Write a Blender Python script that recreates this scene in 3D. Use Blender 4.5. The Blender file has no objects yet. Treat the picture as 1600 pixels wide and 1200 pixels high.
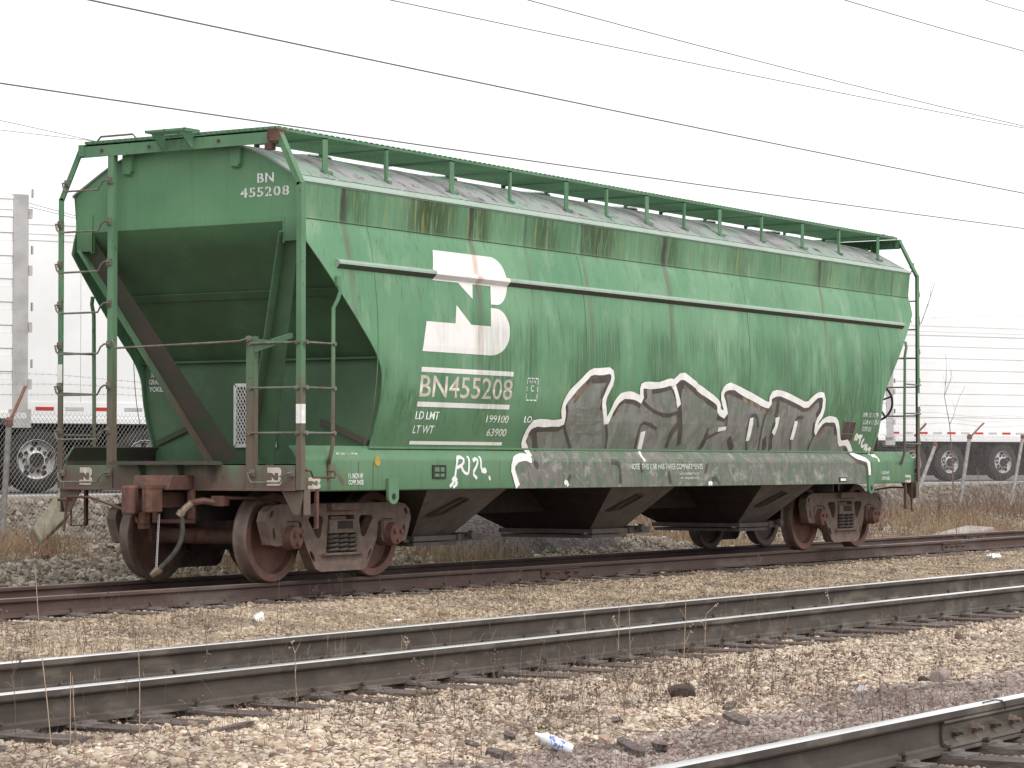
import bpy, bmesh, math, random
import numpy as np
from mathutils import Vector, Matrix
from mathutils.geometry import tessellate_polygon
random.seed(7); rng = np.random.default_rng(7)

# ------------------------------------------------------------------ scene, camera, light
scene = bpy.context.scene
COL = scene.collection
# axes: x along the car (axle 1 of the near bogie at 0), y away from the camera, z up, rail top at 0
CAM = np.array([-21.5873, -17.1219, 1.1871]); YAW, PITCH, FPX = 0.5571, 0.0306, 4148.15
FWD = np.array([math.cos(YAW)*math.cos(PITCH), math.sin(YAW)*math.cos(PITCH), math.sin(PITCH)])
RGT = np.array([math.sin(YAW), -math.cos(YAW), 0.0]); UPV = np.cross(RGT, FWD)
cam = bpy.data.cameras.new('camera'); cam_o = bpy.data.objects.new('camera', cam); COL.objects.link(cam_o)
cam.sensor_width = 36.0; cam.lens = 36.0*FPX/1600.0; cam.clip_start = 0.1; cam.clip_end = 3000
cam_o.location = CAM; cam_o.rotation_euler = Vector(FWD).to_track_quat('-Z', 'Y').to_euler()
scene.camera = cam_o

SUN_EL, SUN_AZ = math.radians(52), math.radians(-112)     # azimuth of the direction towards the sun, from +x to +y
w = bpy.data.worlds.new('World'); scene.world = w; w.use_nodes = True
nt = w.node_tree; nt.nodes.clear()
sky = nt.nodes.new('ShaderNodeTexSky'); sky.sky_type = 'NISHITA'; sky.sun_disc = False
sky.sun_elevation = SUN_EL; sky.sun_rotation = math.pi/2 - SUN_AZ; sky.air_density = 1.0; sky.dust_density = 3.0
hs = nt.nodes.new('ShaderNodeHueSaturation'); hs.inputs['Saturation'].default_value = 0.12
b1 = nt.nodes.new('ShaderNodeBackground'); b1.inputs['Strength'].default_value = 0.05
b2 = nt.nodes.new('ShaderNodeBackground'); b2.inputs['Color'].default_value = (0.985, 0.99, 1.0, 1); b2.inputs['Strength'].default_value = 0.82
ad = nt.nodes.new('ShaderNodeAddShader'); wo = nt.nodes.new('ShaderNodeOutputWorld')
nt.links.new(sky.outputs[0], hs.inputs['Color']); nt.links.new(hs.outputs[0], b1.inputs['Color'])
nt.links.new(b1.outputs[0], ad.inputs[0]); nt.links.new(b2.outputs[0], ad.inputs[1]); nt.links.new(ad.outputs[0], wo.inputs['Surface'])
sun = bpy.data.lights.new('sun', 'SUN'); sun.energy = 1.5; sun.angle = math.radians(24); sun.color = (1, 0.96, 0.9)
sun_o = bpy.data.objects.new('sun', sun); COL.objects.link(sun_o); sun_o.location = (0, -20, 30)
sd = Vector((math.cos(SUN_EL)*math.cos(SUN_AZ), math.cos(SUN_EL)*math.sin(SUN_AZ), math.sin(SUN_EL)))
sun_o.rotation_euler = sd.to_track_quat('Z', 'Y').to_euler()
scene.view_settings.view_transform = 'Standard'; scene.view_settings.look = 'None'
scene.view_settings.exposure = 0.34; scene.view_settings.gamma = 1; scene.view_settings.use_curve_mapping = False
scene.cycles.max_bounces = 6; scene.cycles.use_denoising = True

# ------------------------------------------------------------------ pixel helpers (photo is 1600 x 1200)
def ray(u, v):
    return FWD + RGT*(u-800)/FPX - UPV*(v-600)/FPX
def inv(u, v, ax, val):
    d = ray(u, v); i = 'xyz'.index(ax); t = (val-CAM[i])/d[i]
    return CAM+t*d
def at_depth(u, v, dep):
    return CAM+dep*ray(u, v)
def project(P):
    d = np.asarray(P, float)-CAM; z = d@FWD
    return np.stack([800+FPX*(d@RGT)/z, 600-FPX*(d@UPV)/z, z], -1)

# ------------------------------------------------------------------ object helpers
def tag(o, label=None, cat=None, group=None, kind=None):
    if label: o['label'] = label
    if cat: o['category'] = cat
    if group: o['group'] = group
    if kind: o['kind'] = kind
    return o
def empty(name, loc, label=None, cat=None, group=None, kind=None):
    o = bpy.data.objects.new(name, None); COL.objects.link(o); o.location = loc; o.empty_display_size = 0.2
    return tag(o, label, cat, group, kind)
def wloc(o):
    v = Vector((0, 0, 0))
    while o is not None: v += o.location; o = o.parent
    return v
def put(name, me, parent=None, rel=False):
    """link a mesh; meshes are in world coordinates unless rel (then relative to the parent)"""
    o = bpy.data.objects.new(name, me); COL.objects.link(o)
    if parent is not None:
        o.parent = parent
        if not rel: o.location = -wloc(parent)
    return o
class MB:
    def __init__(s, xf=None): s.v = []; s.f = []; s.xf = xf
    def add(s, vs, fs):
        n = len(s.v); s.v.extend([tuple(map(float, p)) for p in vs]); s.f.extend([tuple(i+n for i in f) for f in fs]); return s
    def box(s, a, b):
        x0, y0, z0 = [min(p, q) for p, q in zip(a, b)]; x1, y1, z1 = [max(p, q) for p, q in zip(a, b)]
        return s.add([(x0,y0,z0),(x1,y0,z0),(x1,y1,z0),(x0,y1,z0),(x0,y0,z1),(x1,y0,z1),(x1,y1,z1),(x0,y1,z1)],
                     [(0,3,2,1),(4,5,6,7),(0,1,5,4),(1,2,6,5),(2,3,7,6),(3,0,4,7)])
    def beam(s, p, q, w, h, up=(0,0,1), w2=None, h2=None):
        p, q, up = Vector(p), Vector(q), Vector(up); d = (q-p).normalized()
        r = d.cross(up).normalized(); u = r.cross(d).normalized(); vs = []
        for c, ww, hh in ((p, w, h), (q, w2 or w, h2 or h)):
            vs += [c-r*ww/2-u*hh/2, c+r*ww/2-u*hh/2, c+r*ww/2+u*hh/2, c-r*ww/2+u*hh/2]
        return s.add(vs, [(3,2,1,0),(4,5,6,7),(0,1,5,4),(1,2,6,5),(2,3,7,6),(3,0,4,7)])
    def prism(s, poly, ax, a, b):
        """extrude a 2-D polygon (other two axes, in order) along axis ax from a to b"""
        i = 'xyz'.index(ax); n = len(poly); vs = []
        for t in (a, b):
            for p in poly:
                q = list(p); q.insert(i, t); vs.append(q)
        fs = [tuple(range(n)), tuple(range(2*n-1, n-1, -1))] + [(k, (k+1) % n, n+(k+1) % n, n+k) for k in range(n)]
        return s.add(vs, fs)
    def tube(s, pts, r, n=6, r2=None, closed=False):
        pts = [Vector(p) for p in pts]; N = len(pts); vs = []; ref = None
        for k, p in enumerate(pts):
            a = pts[(k-1) % N] if (closed or k > 0) else p; b = pts[(k+1) % N] if (closed or k < N-1) else p
            d = (b-a).normalized()
            if ref is None or abs(ref.dot(d)) > 0.98: ref = Vector((0,0,1)) if abs(d.z) < 0.9 else Vector((1,0,0))
            e1 = (ref-d*ref.dot(d)).normalized(); e2 = d.cross(e1); ref = e1
            rr = r if r2 is None else r+(r2-r)*k/max(1, N-1)
            vs += [p+(e1*math.cos(2*math.pi*j/n)+e2*math.sin(2*math.pi*j/n))*rr for j in range(n)]
        fs = []
        for k in range(N if closed else N-1):
            k2 = (k+1) % N
            fs += [(k*n+j, k*n+(j+1) % n, k2*n+(j+1) % n, k2*n+j) for j in range(n)]
        if not closed: fs += [tuple(range(n-1, -1, -1)), tuple((N-1)*n+j for j in range(n))]
        return s.add(vs, fs)
    def lathe(s, prof, c, ax='y', n=32, cap=True):
        """prof: list of (radius, offset along ax)"""
        i = 'xyz'.index(ax); vs = []; m = len(prof)
        for r, t in prof:
            for j in range(n):
                a = 2*math.pi*j/n; q = [r*math.cos(a), r*math.sin(a)]; q.insert(i, t)
                vs.append([q[k]+c[k] for k in range(3)])
        fs = [(k*n+j, k*n+(j+1) % n, (k+1)*n+(j+1) % n, (k+1)*n+j) for k in range(m-1) for j in range(n)]
        if cap: fs += [tuple(range(n-1, -1, -1)), tuple((m-1)*n+j for j in range(n))]
        return s.add(vs, fs)
    def loft(s, rings, closed=True, cap=True):
        m = len(rings[0]); vs = [p for r in rings for p in r]; fs = []
        for k in range(len(rings)-1):
            for j in range(m if closed else m-1):
                fs.append((k*m+j, k*m+(j+1) % m, (k+1)*m+(j+1) % m, (k+1)*m+j))
        if cap and closed: fs += [tuple(range(m-1, -1, -1)), tuple((len(rings)-1)*m+j for j in range(m))]
        return s.add(vs, fs)
    def mesh(s, name, mat, smooth=False, recalc=True):
        v = s.v if s.xf is None else [s.xf(p) for p in s.v]
        me = bpy.data.meshes.new(name); me.from_pydata(v, [], s.f); me.update()
        if recalc:
            bm = bmesh.new(); bm.from_mesh(me); bmesh.ops.recalc_face_normals(bm, faces=bm.faces); bm.to_mesh(me); bm.free()
        for m in (mat if isinstance(mat, (list, tuple)) else [mat]): me.materials.append(m)
        if smooth:
            me.polygons.foreach_set('use_smooth', [True]*len(me.polygons))
            if smooth != 'all': me.set_sharp_from_angle(angle=math.radians(35))
        return me
    def build(s, name, mat, parent=None, smooth=False, bevel=0):
        o = put(name, s.mesh(name, mat, smooth), parent)
        if bevel:
            md = o.modifiers.new('bevel', 'BEVEL'); md.width = bevel; md.segments = 2; md.limit_method = 'ANGLE'; md.angle_limit = math.radians(40)
        return o

# ------------------------------------------------------------------ materials
class NM:
    def __init__(s, name):
        s.m = bpy.data.materials.new(name); s.m.use_nodes = True; s.t = s.m.node_tree; s.t.nodes.clear()
        s.out = s.t.nodes.new('ShaderNodeOutputMaterial'); s.b = s.t.nodes.new('ShaderNodeBsdfPrincipled')
        s.t.links.new(s.b.outputs[0], s.out.inputs[0]); s._pos = None; s._xyz = None
    def L(s, a, b): s.t.links.new(a, b)
    def n(s, ty, **kw):
        x = s.t.nodes.new(ty)
        for k, v in kw.items(): setattr(x, k, v)
        return x
    def val(s, inp, v):
        if hasattr(v, 'default_value') or hasattr(v, 'is_linked'): s.L(v, inp)
        elif isinstance(v, (tuple, list)) and len(v) == 3 and inp.type == 'RGBA': inp.default_value = (*v, 1)
        else: inp.default_value = v
    def math(s, op, a, b=None, c=None, clamp=False):
        x = s.n('ShaderNodeMath', operation=op, use_clamp=clamp); s.val(x.inputs[0], a)
        if b is not None: s.val(x.inputs[1], b)
        if c is not None: s.val(x.inputs[2], c)
        return x.outputs[0]
    @property
    def pos(s):
        if s._pos is None: s._pos = s.n('ShaderNodeNewGeometry').outputs['Position']
        return s._pos
    @property
    def xyz(s):
        if s._xyz is None:
            x = s.n('ShaderNodeSeparateXYZ'); s.L(s.pos, x.inputs[0]); s._xyz = x.outputs
        return s._xyz
    def noise(s, scale=1, detail=3, rough=0.55, stretch=None, off=(0,0,0), dist=0.0):
        v = s.pos
        mp = s.n('ShaderNodeMapping'); s.L(v, mp.inputs[0]); mp.inputs['Scale'].default_value = stretch or (1,1,1); mp.inputs['Location'].default_value = off
        x = s.n('ShaderNodeTexNoise'); x.inputs['Scale'].default_value = scale; x.inputs['Detail'].default_value = detail
        x.inputs['Roughness'].default_value = rough; x.inputs['Distortion'].default_value = dist
        s.L(mp.outputs[0], x.inputs['Vector']); return x.outputs['Fac']
    def mr(s, v, a, b, c=0.0, d=1.0, smooth=True):
        x = s.n('ShaderNodeMapRange'); x.interpolation_type = 'SMOOTHSTEP' if smooth else 'LINEAR'
        s.val(x.inputs[0], v); x.inputs[1].default_value = a; x.inputs[2].default_value = b; x.inputs[3].default_value = c; x.inputs[4].default_value = d
        return x.outputs[0]
    def mix(s, f, a, b, blend='MIX'):
        x = s.n('ShaderNodeMix', data_type='RGBA', blend_type=blend); s.val(x.inputs[0], f); s.val(x.inputs[6], a); s.val(x.inputs[7], b); return x.outputs[2]
    def ramp(s, f, stops):
        x = s.n('ShaderNodeValToRGB'); s.L(f, x.inputs[0]); e = x.color_ramp.elements
        while len(e) < len(stops): e.new(0.5)
        for k, (p, c) in enumerate(stops): e[k].position = p; e[k].color = (*c, 1)
        return x.outputs[0]
    def bump(s, h, strength=0.3, dist=0.01, prev=None):
        x = s.n('ShaderNodeBump'); x.inputs['Strength'].default_value = strength; x.inputs['Distance'].default_value = dist
        s.L(h, x.inputs['Height'])
        if prev is not None: s.L(prev, x.inputs['Normal'])
        return x.outputs[0]
    def done(s, col=None, rough=0.6, metal=0.0, normal=None, spec=0.4):
        if col is not None: s.val(s.b.inputs['Base Color'], col)
        s.val(s.b.inputs['Roughness'], rough); s.val(s.b.inputs['Metallic'], metal); s.b.inputs['Specular IOR Level'].default_value = spec
        if normal is not None: s.L(normal, s.b.inputs['Normal'])
        return s.m
def noisy(name, c1, c2, scale=8, rough=0.75, bump=0.25, bd=0.01, stretch=None, detail=5, c3=None, s3=2.0, metal=0, spec=0.3, lo=0.35, hi=0.65):
    m = NM(name); n1 = m.noise(scale, detail, 0.6, stretch); col = m.mix(m.mr(n1, lo, hi), c1, c2)
    if c3: col = m.mix(m.mr(m.noise(s3, 4, 0.6, stretch, (3, 7, 1)), 0.5, 0.68), col, c3)
    nb = m.bump(m.noise(scale*3, 4, 0.6, stretch), bump, bd) if bump else None
    return m.done(col, rough, metal, nb, spec)

STREAKX = [0.28, 1.45, 2.65, 3.8, 5.06, 6.05, 7.03, 8.09, 8.97, 10.24, 11.47, 12.7, 13.94]
def weather(m, base, amt=1.0, white=False):
    """wash of dirt, rust and algae shared by paint and lettering; base colour socket in, colour socket out"""
    X, Y, Z = m.xyz[0], m.xyz[1], m.xyz[2]
    s1 = m.noise(1.0, 5, 0.62, (7, 7, 0.45)); s2 = m.noise(1.0, 4, 0.6, (34, 34, 0.9), (5, 1, 2)); s3 = m.noise(1.0, 4, 0.6, (1.1, 1.1, 0.5), (9, 4, 3))
    wob = m.math('MULTIPLY_ADD', m.noise(1.0, 2, 0.5, (3, 3, 1.4), (1, 8, 2)), 0.14, -0.07)
    xw = m.math('ADD', X, wob); rib = None; rib2 = None
    for xi, wt, wd in zip(STREAKX, (1, .2, 1, .5, .95, .25, 1, .45, .3, .55, .9, .2, .6), (.13, .07, .12, .08, .10, .06, .14, .07, .06, .08, .11, .06, .08)):
        d = m.math('SUBTRACT', xw, xi); d = m.math('MAXIMUM', m.math('MULTIPLY', d, -2.2), d)
        a = m.mr(d, 0.015, wd, wt, 0.0); rib = a if rib is None else m.math('MAXIMUM', rib, a)
    for xi, wt, wd in ((0.5, .5, .4), (1.9, 1, .8), (2.85, .9, .35), (4.25, .8, .5), (5.4, 1, .8), (7.15, .8, .45), (9.1, .4, .6), (11.6, .55, .5), (13.2, .3, .8)):
        b = m.mr(m.math('ABSOLUTE', m.math('SUBTRACT', xw, xi)), 0.05, wd, wt, 0.0); rib2 = b if rib2 is None else m.math('MAXIMUM', rib2, b)
    var = m.mr(m.noise(1.0, 2, 0.5, (0.9, 0.9, 0.0), (3, 6, 1)), 0.36, 0.58, 0.45, 1.0); rib = m.math('MULTIPLY', rib, var)
    band = m.math('MULTIPLY', m.mr(Z, 3.60, 3.68), m.mr(Z, 4.02, 4.05, 1, 0)); up = m.mr(Z, 3.5, 4.0)
    below = m.math('MULTIPLY', m.mr(Z, 1.5, 3.3, 0.12, 1.0), m.mr(Z, 3.68, 3.6))
    k = 0.35 if white else 1.0
    # algae and soot runs in the band under the eave
    f = m.math('MULTIPLY', band, m.math('MULTIPLY', m.mr(s1, 0.28, 0.52), m.mr(s2, 0.25, 0.5)))
    f = m.math('MULTIPLY', f, m.math('MULTIPLY_ADD', rib2, 0.85, 0.2))
    col = m.mix(m.math('MULTIPLY', f, 0.95*amt, clamp=True), base, (0.036, 0.062, 0.014))
    f = m.math('MULTIPLY', m.math('MULTIPLY', rib, band), m.mr(s2, 0.2, 0.55, 0.35, 0.95))
    col = m.mix(m.math('MULTIPLY', f, 1.0*amt, clamp=True), col, (0.03, 0.021, 0.011))
    f = m.math('MULTIPLY', m.math('MULTIPLY', m.mr(m.noise(1.0, 4, 0.6, (16, 16, .3), (8, 3, 1)), .56, .7), band), 0.6*amt)
    col = m.mix(f, col, (0.24, 0.26, 0.085))
    # purple-brown runs that continue down from the seams
    f = m.math('MULTIPLY', m.math('MULTIPLY', rib, below), m.mr(s1, 0.25, 0.6, 0.35, 0.95))
    col = m.mix(m.math('MULTIPLY', f, 0.75*amt*(0.8 if white else 1), clamp=True), col, (0.42, 0.2, 0.12) if white else (0.125, 0.105, 0.085))
    # darker wet-looking runs on the lower half
    lowm = m.math('MULTIPLY', m.mr(Z, 1.35, 1.9), m.mr(Z, 3.0, 2.6))
    f = m.math('MULTIPLY', lowm, m.math('MULTIPLY', m.mr(s3, 0.44, 0.6), m.mr(s2, 0.30, 0.56)))
    col = m.mix(m.math('MULTIPLY', f, 0.85*amt*k, clamp=True), col, (0.052, 0.125, 0.058))
    lowm = m.mr(Z, 3.1, 1.3)
    f = m.math('MULTIPLY', lowm, m.math('MULTIPLY', m.mr(m.noise(1.0, 4, 0.6, (3.1, 3.1, .35), (2, 2, 8)), 0.53, 0.72), m.mr(s2, 0.36, 0.56)))
    col = m.mix(m.math('MULTIPLY', f, 0.6*amt*k, clamp=True), col, (0.14, 0.17, 0.05))
    # fine soot streaks everywhere and rust specks
    col = m.mix(m.math('MULTIPLY', m.mr(s2, 0.55, 0.70), 0.5*amt*k), col, (0.06, 0.09, 0.06) if not white else (0.5, 0.3, 0.2))
    sp = m.noise(1.0, 5, 0.7, (16, 16, 11), (4, 4, 4))
    col = m.mix(m.math('MULTIPLY', m.mr(sp, 0.68, 0.74), 0.8*amt*k), col, (0.075, 0.045, 0.03))
    return col, s1, s2

def paint_green():
    m = NM('green car paint'); Z = m.xyz[2]
    big = m.noise(0.55, 3, 0.5); med = m.noise(2.2, 4, 0.6, (1, 1, .6), (6, 2, 0))
    base = m.mix(m.mr(big, 0.35, 0.65), (0.100, 0.240, 0.128), (0.150, 0.306, 0.172))
    base = m.mix(m.math('MULTIPLY', m.mr(med, 0.5, 0.72), 0.55), base, (0.245, 0.380, 0.245))
    base = m.mix(m.math('MULTIPLY', m.mr(Z, 2.6, 1.2), 0.66), base, (0.072, 0.148, 0.078))  # darkens downward: shade of the inward-curving lower side put into the paint
    col, s1, s2 = weather(m, base)
    nb = m.bump(m.noise(1.0, 2, 0.5, (1.5, 1.5, .7), (3, 3, 3)), 0.5, 0.09); nb = m.bump(s2, 0.05, 0.004, nb)
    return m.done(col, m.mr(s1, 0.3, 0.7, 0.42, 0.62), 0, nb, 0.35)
def paint_frame(name='green frame paint', z0=1.3, z1=3.0, k=1.0):
    """green paint of the end frames with road dust and rust thrown up from below"""
    m = NM(name); X, Y, Z = m.xyz[0], m.xyz[1], m.xyz[2]
    big = m.noise(1.3, 3, 0.5); base = m.mix(m.mr(big, 0.35, 0.65), (0.086, 0.194, 0.104), (0.126, 0.244, 0.142))
    n = m.noise(3.5, 5, 0.62, (1, 1, .5)); h = m.math('ADD', m.mr(Z, z1, z0, 0, 1, False), m.math('MULTIPLY_ADD', n, 1.1, -0.62))
    col = m.mix(m.math('MULTIPLY', m.mr(h, 0.1, 0.9), 0.92*k), base, (0.135, 0.088, 0.075))
    r = m.noise(14, 6, 0.7); col = m.mix(m.math('MULTIPLY', m.mr(r, 0.6, 0.7), 0.75), col, (0.085, 0.042, 0.03))
    s = m.noise(1.0, 4, 0.6, (26, 26, 1.2)); col = m.mix(m.math('MULTIPLY', m.mr(s, 0.5, 0.75), 0.4), col, (0.06, 0.075, 0.05))
    return m.done(col, 0.6, 0, m.bump(m.noise(30, 4), 0.12, 0.004), 0.3)
def paint_end():
    m = NM('green end sheet paint'); Z = m.xyz[2]
    big = m.noise(0.8, 4, 0.6); base = m.mix(m.mr(big, 0.3, 0.7), (0.094, 0.235, 0.118), (0.135, 0.285, 0.158))
    pat = m.noise(2.6, 5, 0.65, None, (4, 0, 6)); base = m.mix(m.math('MULTIPLY', m.mr(pat, 0.55, 0.7), 0.35), base, (0.15, 0.2, 0.12))
    dn = m.noise(1.7, 5, 0.65, None, (1, 9, 2)); h = m.math('MULTIPLY', m.mr(Z, 3.68, 3.4, 0, 1, False), m.mr(dn, 0.2, 0.62, 0.55, 1.0)); base = m.mix(m.math('MULTIPLY', h, 0.72), base, (0.048, 0.072, 0.042))  # grime plus shade under the slope, mixed into the colour below the crease
    s = m.noise(1.0, 5, 0.6, (18, 18, 0.8)); col = m.mix(m.math('MULTIPLY', m.mr(s, 0.52, 0.74), 0.26), base, (0.07, 0.085, 0.05))
    r = m.noise(9, 6, 0.7); col = m.mix(m.math('MULTIPLY', m.mr(r, 0.64, 0.74), 0.7), col, (0.12, 0.055, 0.035))
    nb = m.bump(m.noise(1.4, 2, 0.5), 0.3, 0.04)
    return m.done(col, 0.55, 0, nb, 0.3)
def paint_roof():
    m = NM('weathered roof paint'); X, Y, Z = m.xyz[0], m.xyz[1], m.xyz[2]
    n1 = m.noise(1.4, 5, 0.62, (1, 1, 1)); col = m.mix(m.mr(n1, 0.38, 0.62), (0.29, 0.28, 0.29), (0.23, 0.31, 0.25))
    n2 = m.noise(3.0, 6, 0.7, (1, .35, .35), (7, 1, 2)); col = m.mix(m.math('MULTIPLY', m.mr(n2, 0.50, 0.56), 0.7), col, (0.15, 0.13, 0.14))
    n3 = m.noise(9, 6, 0.75, (1, .5, .5), (1, 5, 2)); col = m.mix(m.math('MULTIPLY', m.mr(n3, 0.56, 0.62), 0.9), col, (0.03, 0.024, 0.026))
    ef = m.mr(Z, 4.13, 4.04); col = m.mix(m.math('MULTIPLY', ef, 0.75), col, (0.32, 0.42, 0.34))
    return m.done(col, 0.6, 0, m.bump(m.noise(5, 5, 0.65), 0.3, 0.02), 0.35)
def paint_white(name='white lettering paint', c=(0.80, 0.78, 0.76), hide=0.0):
    m = NM(name); col, s1, s2 = weather(m, m.mix(m.mr(m.noise(3, 4), 0.35, 0.7), c, tuple(q*0.93 for q in c)), 1.0, True)
    if hide:
        n = m.noise(1.0, 5, 0.65, (9, 9, 3)); col = m.mix(m.math('MULTIPLY', m.mr(n, 0.42, 0.66), hide), col, (0.11, 0.24, 0.15))
    return m.done(col, 0.55, 0, None, 0.3)
def paint_graffiti(name, c1, c2, c3, s=1.0):
    m = NM(name); n1 = m.noise(2.6*s, 4, 0.6, (1.4, 1.4, 0.8)); col = m.mix(m.mr(n1, 0.42, 0.58), c1, c2)
    n2 = m.noise(1.9*s, 5, 0.7, (1, 1, 1.6), (5, 2, 9)); col = m.mix(m.math('MULTIPLY', m.mr(n2, 0.52, 0.66), 0.8), col, c3)
    st = m.noise(1.0, 4, 0.6, (22, 22, 0.8)); col = m.mix(m.math('MULTIPLY', m.mr(st, 0.5, 0.7), 0.4), col, (0.07, 0.075, 0.055))
    return m.done(col, 0.5, 0, None, 0.3)

G = {}
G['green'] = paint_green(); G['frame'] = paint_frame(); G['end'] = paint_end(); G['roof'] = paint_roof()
G['sill_end'] = paint_frame('dusty end sill paint', 0.9, 1.75, 1.1)
G['board'] = paint_frame('running board paint', -9, -8, 0.2)
G['white'] = paint_white(); G['dirtywhite'] = paint_white('faded number paint', (0.60, 0.52, 0.46), 0.35); G['stencil'] = paint_white('small stencil paint', (0.72, 0.74, 0.68), 0.5)
G['stencil2'] = paint_white('end stencil paint', (0.8, 0.82, 0.8), 0.12)
G['gfill'] = paint_graffiti('grey olive spray paint', (0.155, 0.170, 0.142), (0.225, 0.222, 0.208), (0.125, 0.160, 0.122))
G['gsill'] = paint_graffiti('blotchy spray paint', (0.10, 0.145, 0.095), (0.17, 0.16, 0.145), (0.31, 0.31, 0.29), 2.0)
G['gdark'] = paint_graffiti('dark spray paint', (0.06, 0.05, 0.047), (0.085, 0.073, 0.066), (0.11, 0.086, 0.062), 2.0)
G['gtan'] = paint_graffiti('tan spray paint', (0.25, 0.21, 0.145), (0.17, 0.125, 0.09), (0.08, 0.06, 0.05), 1.6)
G['ggrey'] = paint_graffiti('mauve grey spray paint', (0.20, 0.19, 0.18), (0.15, 0.148, 0.135), (0.25, 0.24, 0.23), 1.6)
G['spray'] = noisy('white spray paint', (0.84, 0.83, 0.81), (0.72, 0.70, 0.67), 5, 0.55, 0)
G['orange'] = noisy('orange drip paint', (0.62, 0.38, 0.2), (0.7, 0.55, 0.4), 12, 0.5, 0)
G['black'] = noisy('black panel paint', (0.05, 0.04, 0.04), (0.08, 0.06, 0.055), 12, 0.5, 0)
G['brace'] = noisy('dusty brown brace and rib shade paint', (0.088, 0.068, 0.06), (0.06, 0.07, 0.05), 3, 0.8, 0.2, c3=(0.05, 0.085, 0.045), s3=1.4)
G['dark'] = noisy('sooty brown underframe and bay shade', (0.030, 0.023, 0.021), (0.045, 0.034, 0.03), 6, 0.85, 0.3)
G['bay'] = noisy('dusty lit-side bay steel', (0.15, 0.132, 0.12), (0.112, 0.099, 0.09), 2.5, 0.8, 0.2, c3=(0.10, 0.08, 0.07), s3=5)
G['frameiron'] = noisy('greasy brown cast steel', (0.178, 0.126, 0.104), (0.115, 0.082, 0.068), 9, 0.72, 0.35, 0.008, c3=(0.12, 0.09, 0.075), s3=4)
G['rust'] = noisy('brown rusted steel', (0.115, 0.058, 0.045), (0.078, 0.042, 0.035), 12, 0.75, 0.35, 0.006, c3=(0.15, 0.075, 0.05), s3=5)
G['redrust'] = noisy('red rust', (0.155, 0.074, 0.058), (0.10, 0.052, 0.043), 14, 0.75, 0.4, 0.006)
G['wheel'] = noisy('rusty wheel steel', (0.15, 0.076, 0.058), (0.10, 0.055, 0.045), 7, 0.62, 0.2, 0.004, c3=(0.16, 0.08, 0.058), s3=2.5)
G['tread'] = noisy('worn wheel tread', (0.13, 0.09, 0.072), (0.085, 0.06, 0.05), 9, 0.5, 0.2, 0.003, spec=0.5)
G['iron'] = noisy('weathered grab iron', (0.17, 0.18, 0.15), (0.12, 0.095, 0.075), 9, 0.6, 0.1, 0.003)
G['hose'] = noisy('old grey rubber hose', (0.042, 0.04, 0.04), (0.06, 0.057, 0.056), 10, 0.8, 0.1)
G['brass'] = noisy('dirty hose fitting', (0.33, 0.27, 0.2), (0.2, 0.14, 0.1), 20, 0.5, 0.1, metal=0.4)
G['spring'] = noisy('dark spring steel', (0.055, 0.044, 0.04), (0.085, 0.068, 0.06), 14, 0.6, 0.1)
G['rail_rust'] = noisy('rusted rail', (0.088, 0.054, 0.046), (0.07, 0.045, 0.04), 5, 0.7, 0.2, 0.004, (0.4, 1, 1), c3=(0.11, 0.085, 0.075), s3=3)
G['rail_side'] = noisy('dull brown rail steel', (0.050, 0.039, 0.033), (0.078, 0.062, 0.051), 3, 0.6, 0.15, 0.003, (1, 1, 2.5), c3=(0.125, 0.108, 0.086), s3=2.2, spec=0.4)
G['rail_top'] = noisy('polished rail head', (0.88, 0.86, 0.86), (0.72, 0.70, 0.70), 4, 0.3, 0.05, 0.002, (0.2, 3, 1), metal=0.9, spec=0.5)
G['rail_rtop'] = noisy('lightly rusted rail head', (0.20, 0.145, 0.13), (0.14, 0.10, 0.09), 4, 0.55, 0.1, 0.002, (0.3, 3, 1), metal=0.2)
G['tie'] = noisy('grey weathered sleeper wood', (0.13, 0.105, 0.092), (0.07, 0.054, 0.047), 6, 0.85, 0.5, 0.012, (9, 1.2, 9), c3=(0.18, 0.155, 0.14), s3=2)
G['plate'] = noisy('grey tie plate steel', (0.17, 0.15, 0.145), (0.10, 0.082, 0.075), 10, 0.6, 0.2, 0.004)
G['spike'] = noisy('dark spike steel', (0.05, 0.038, 0.035), (0.08, 0.058, 0.05), 20, 0.7, 0.1)
G['wood'] = noisy('splintered grey brown wood', (0.15, 0.12, 0.11), (0.075, 0.055, 0.05), 5, 0.85, 0.5, 0.01, (1.5, 9, 9))
G['tyre'] = noisy('tyre rubber', (0.022, 0.021, 0.022), (0.035, 0.033, 0.033), 6, 0.8, 0.15)
G['rim'] = noisy('white wheel rim', (0.70, 0.69, 0.69), (0.5, 0.48, 0.47), 5, 0.35, 0.05, metal=0.25)
G['twhite'] = noisy('white trailer paint', (0.84, 0.84, 0.85), (0.77, 0.77, 0.77), 0.8, 0.35, 0.0)
G['tgrey'] = noisy('grey trailer frame', (0.47, 0.45, 0.45), (0.36, 0.345, 0.34), 2.5, 0.45, 0.05)
G['red'] = noisy('red reflective tape', (0.5, 0.045, 0.04), (0.42, 0.05, 0.045), 6, 0.4, 0)
G['silver'] = noisy('silver reflective tape', (0.42, 0.42, 0.43), (0.5, 0.5, 0.5), 6, 0.4, 0)
G['tdark'] = noisy('black trailer chassis', (0.02, 0.018, 0.018), (0.035, 0.03, 0.03), 5, 0.8, 0.1)
G['galv'] = noisy('galvanised fence steel', (0.30, 0.29, 0.285), (0.22, 0.20, 0.19), 9, 0.5, 0.1, metal=0.3)
G['frust'] = noisy('rusty barbed wire arm', (0.22, 0.10, 0.075), (0.14, 0.08, 0.065), 9, 0.7, 0.1)
G['wire'] = noisy('black cable', (0.13, 0.125, 0.14), (0.16, 0.155, 0.165), 1, 0.6, 0)
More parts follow.
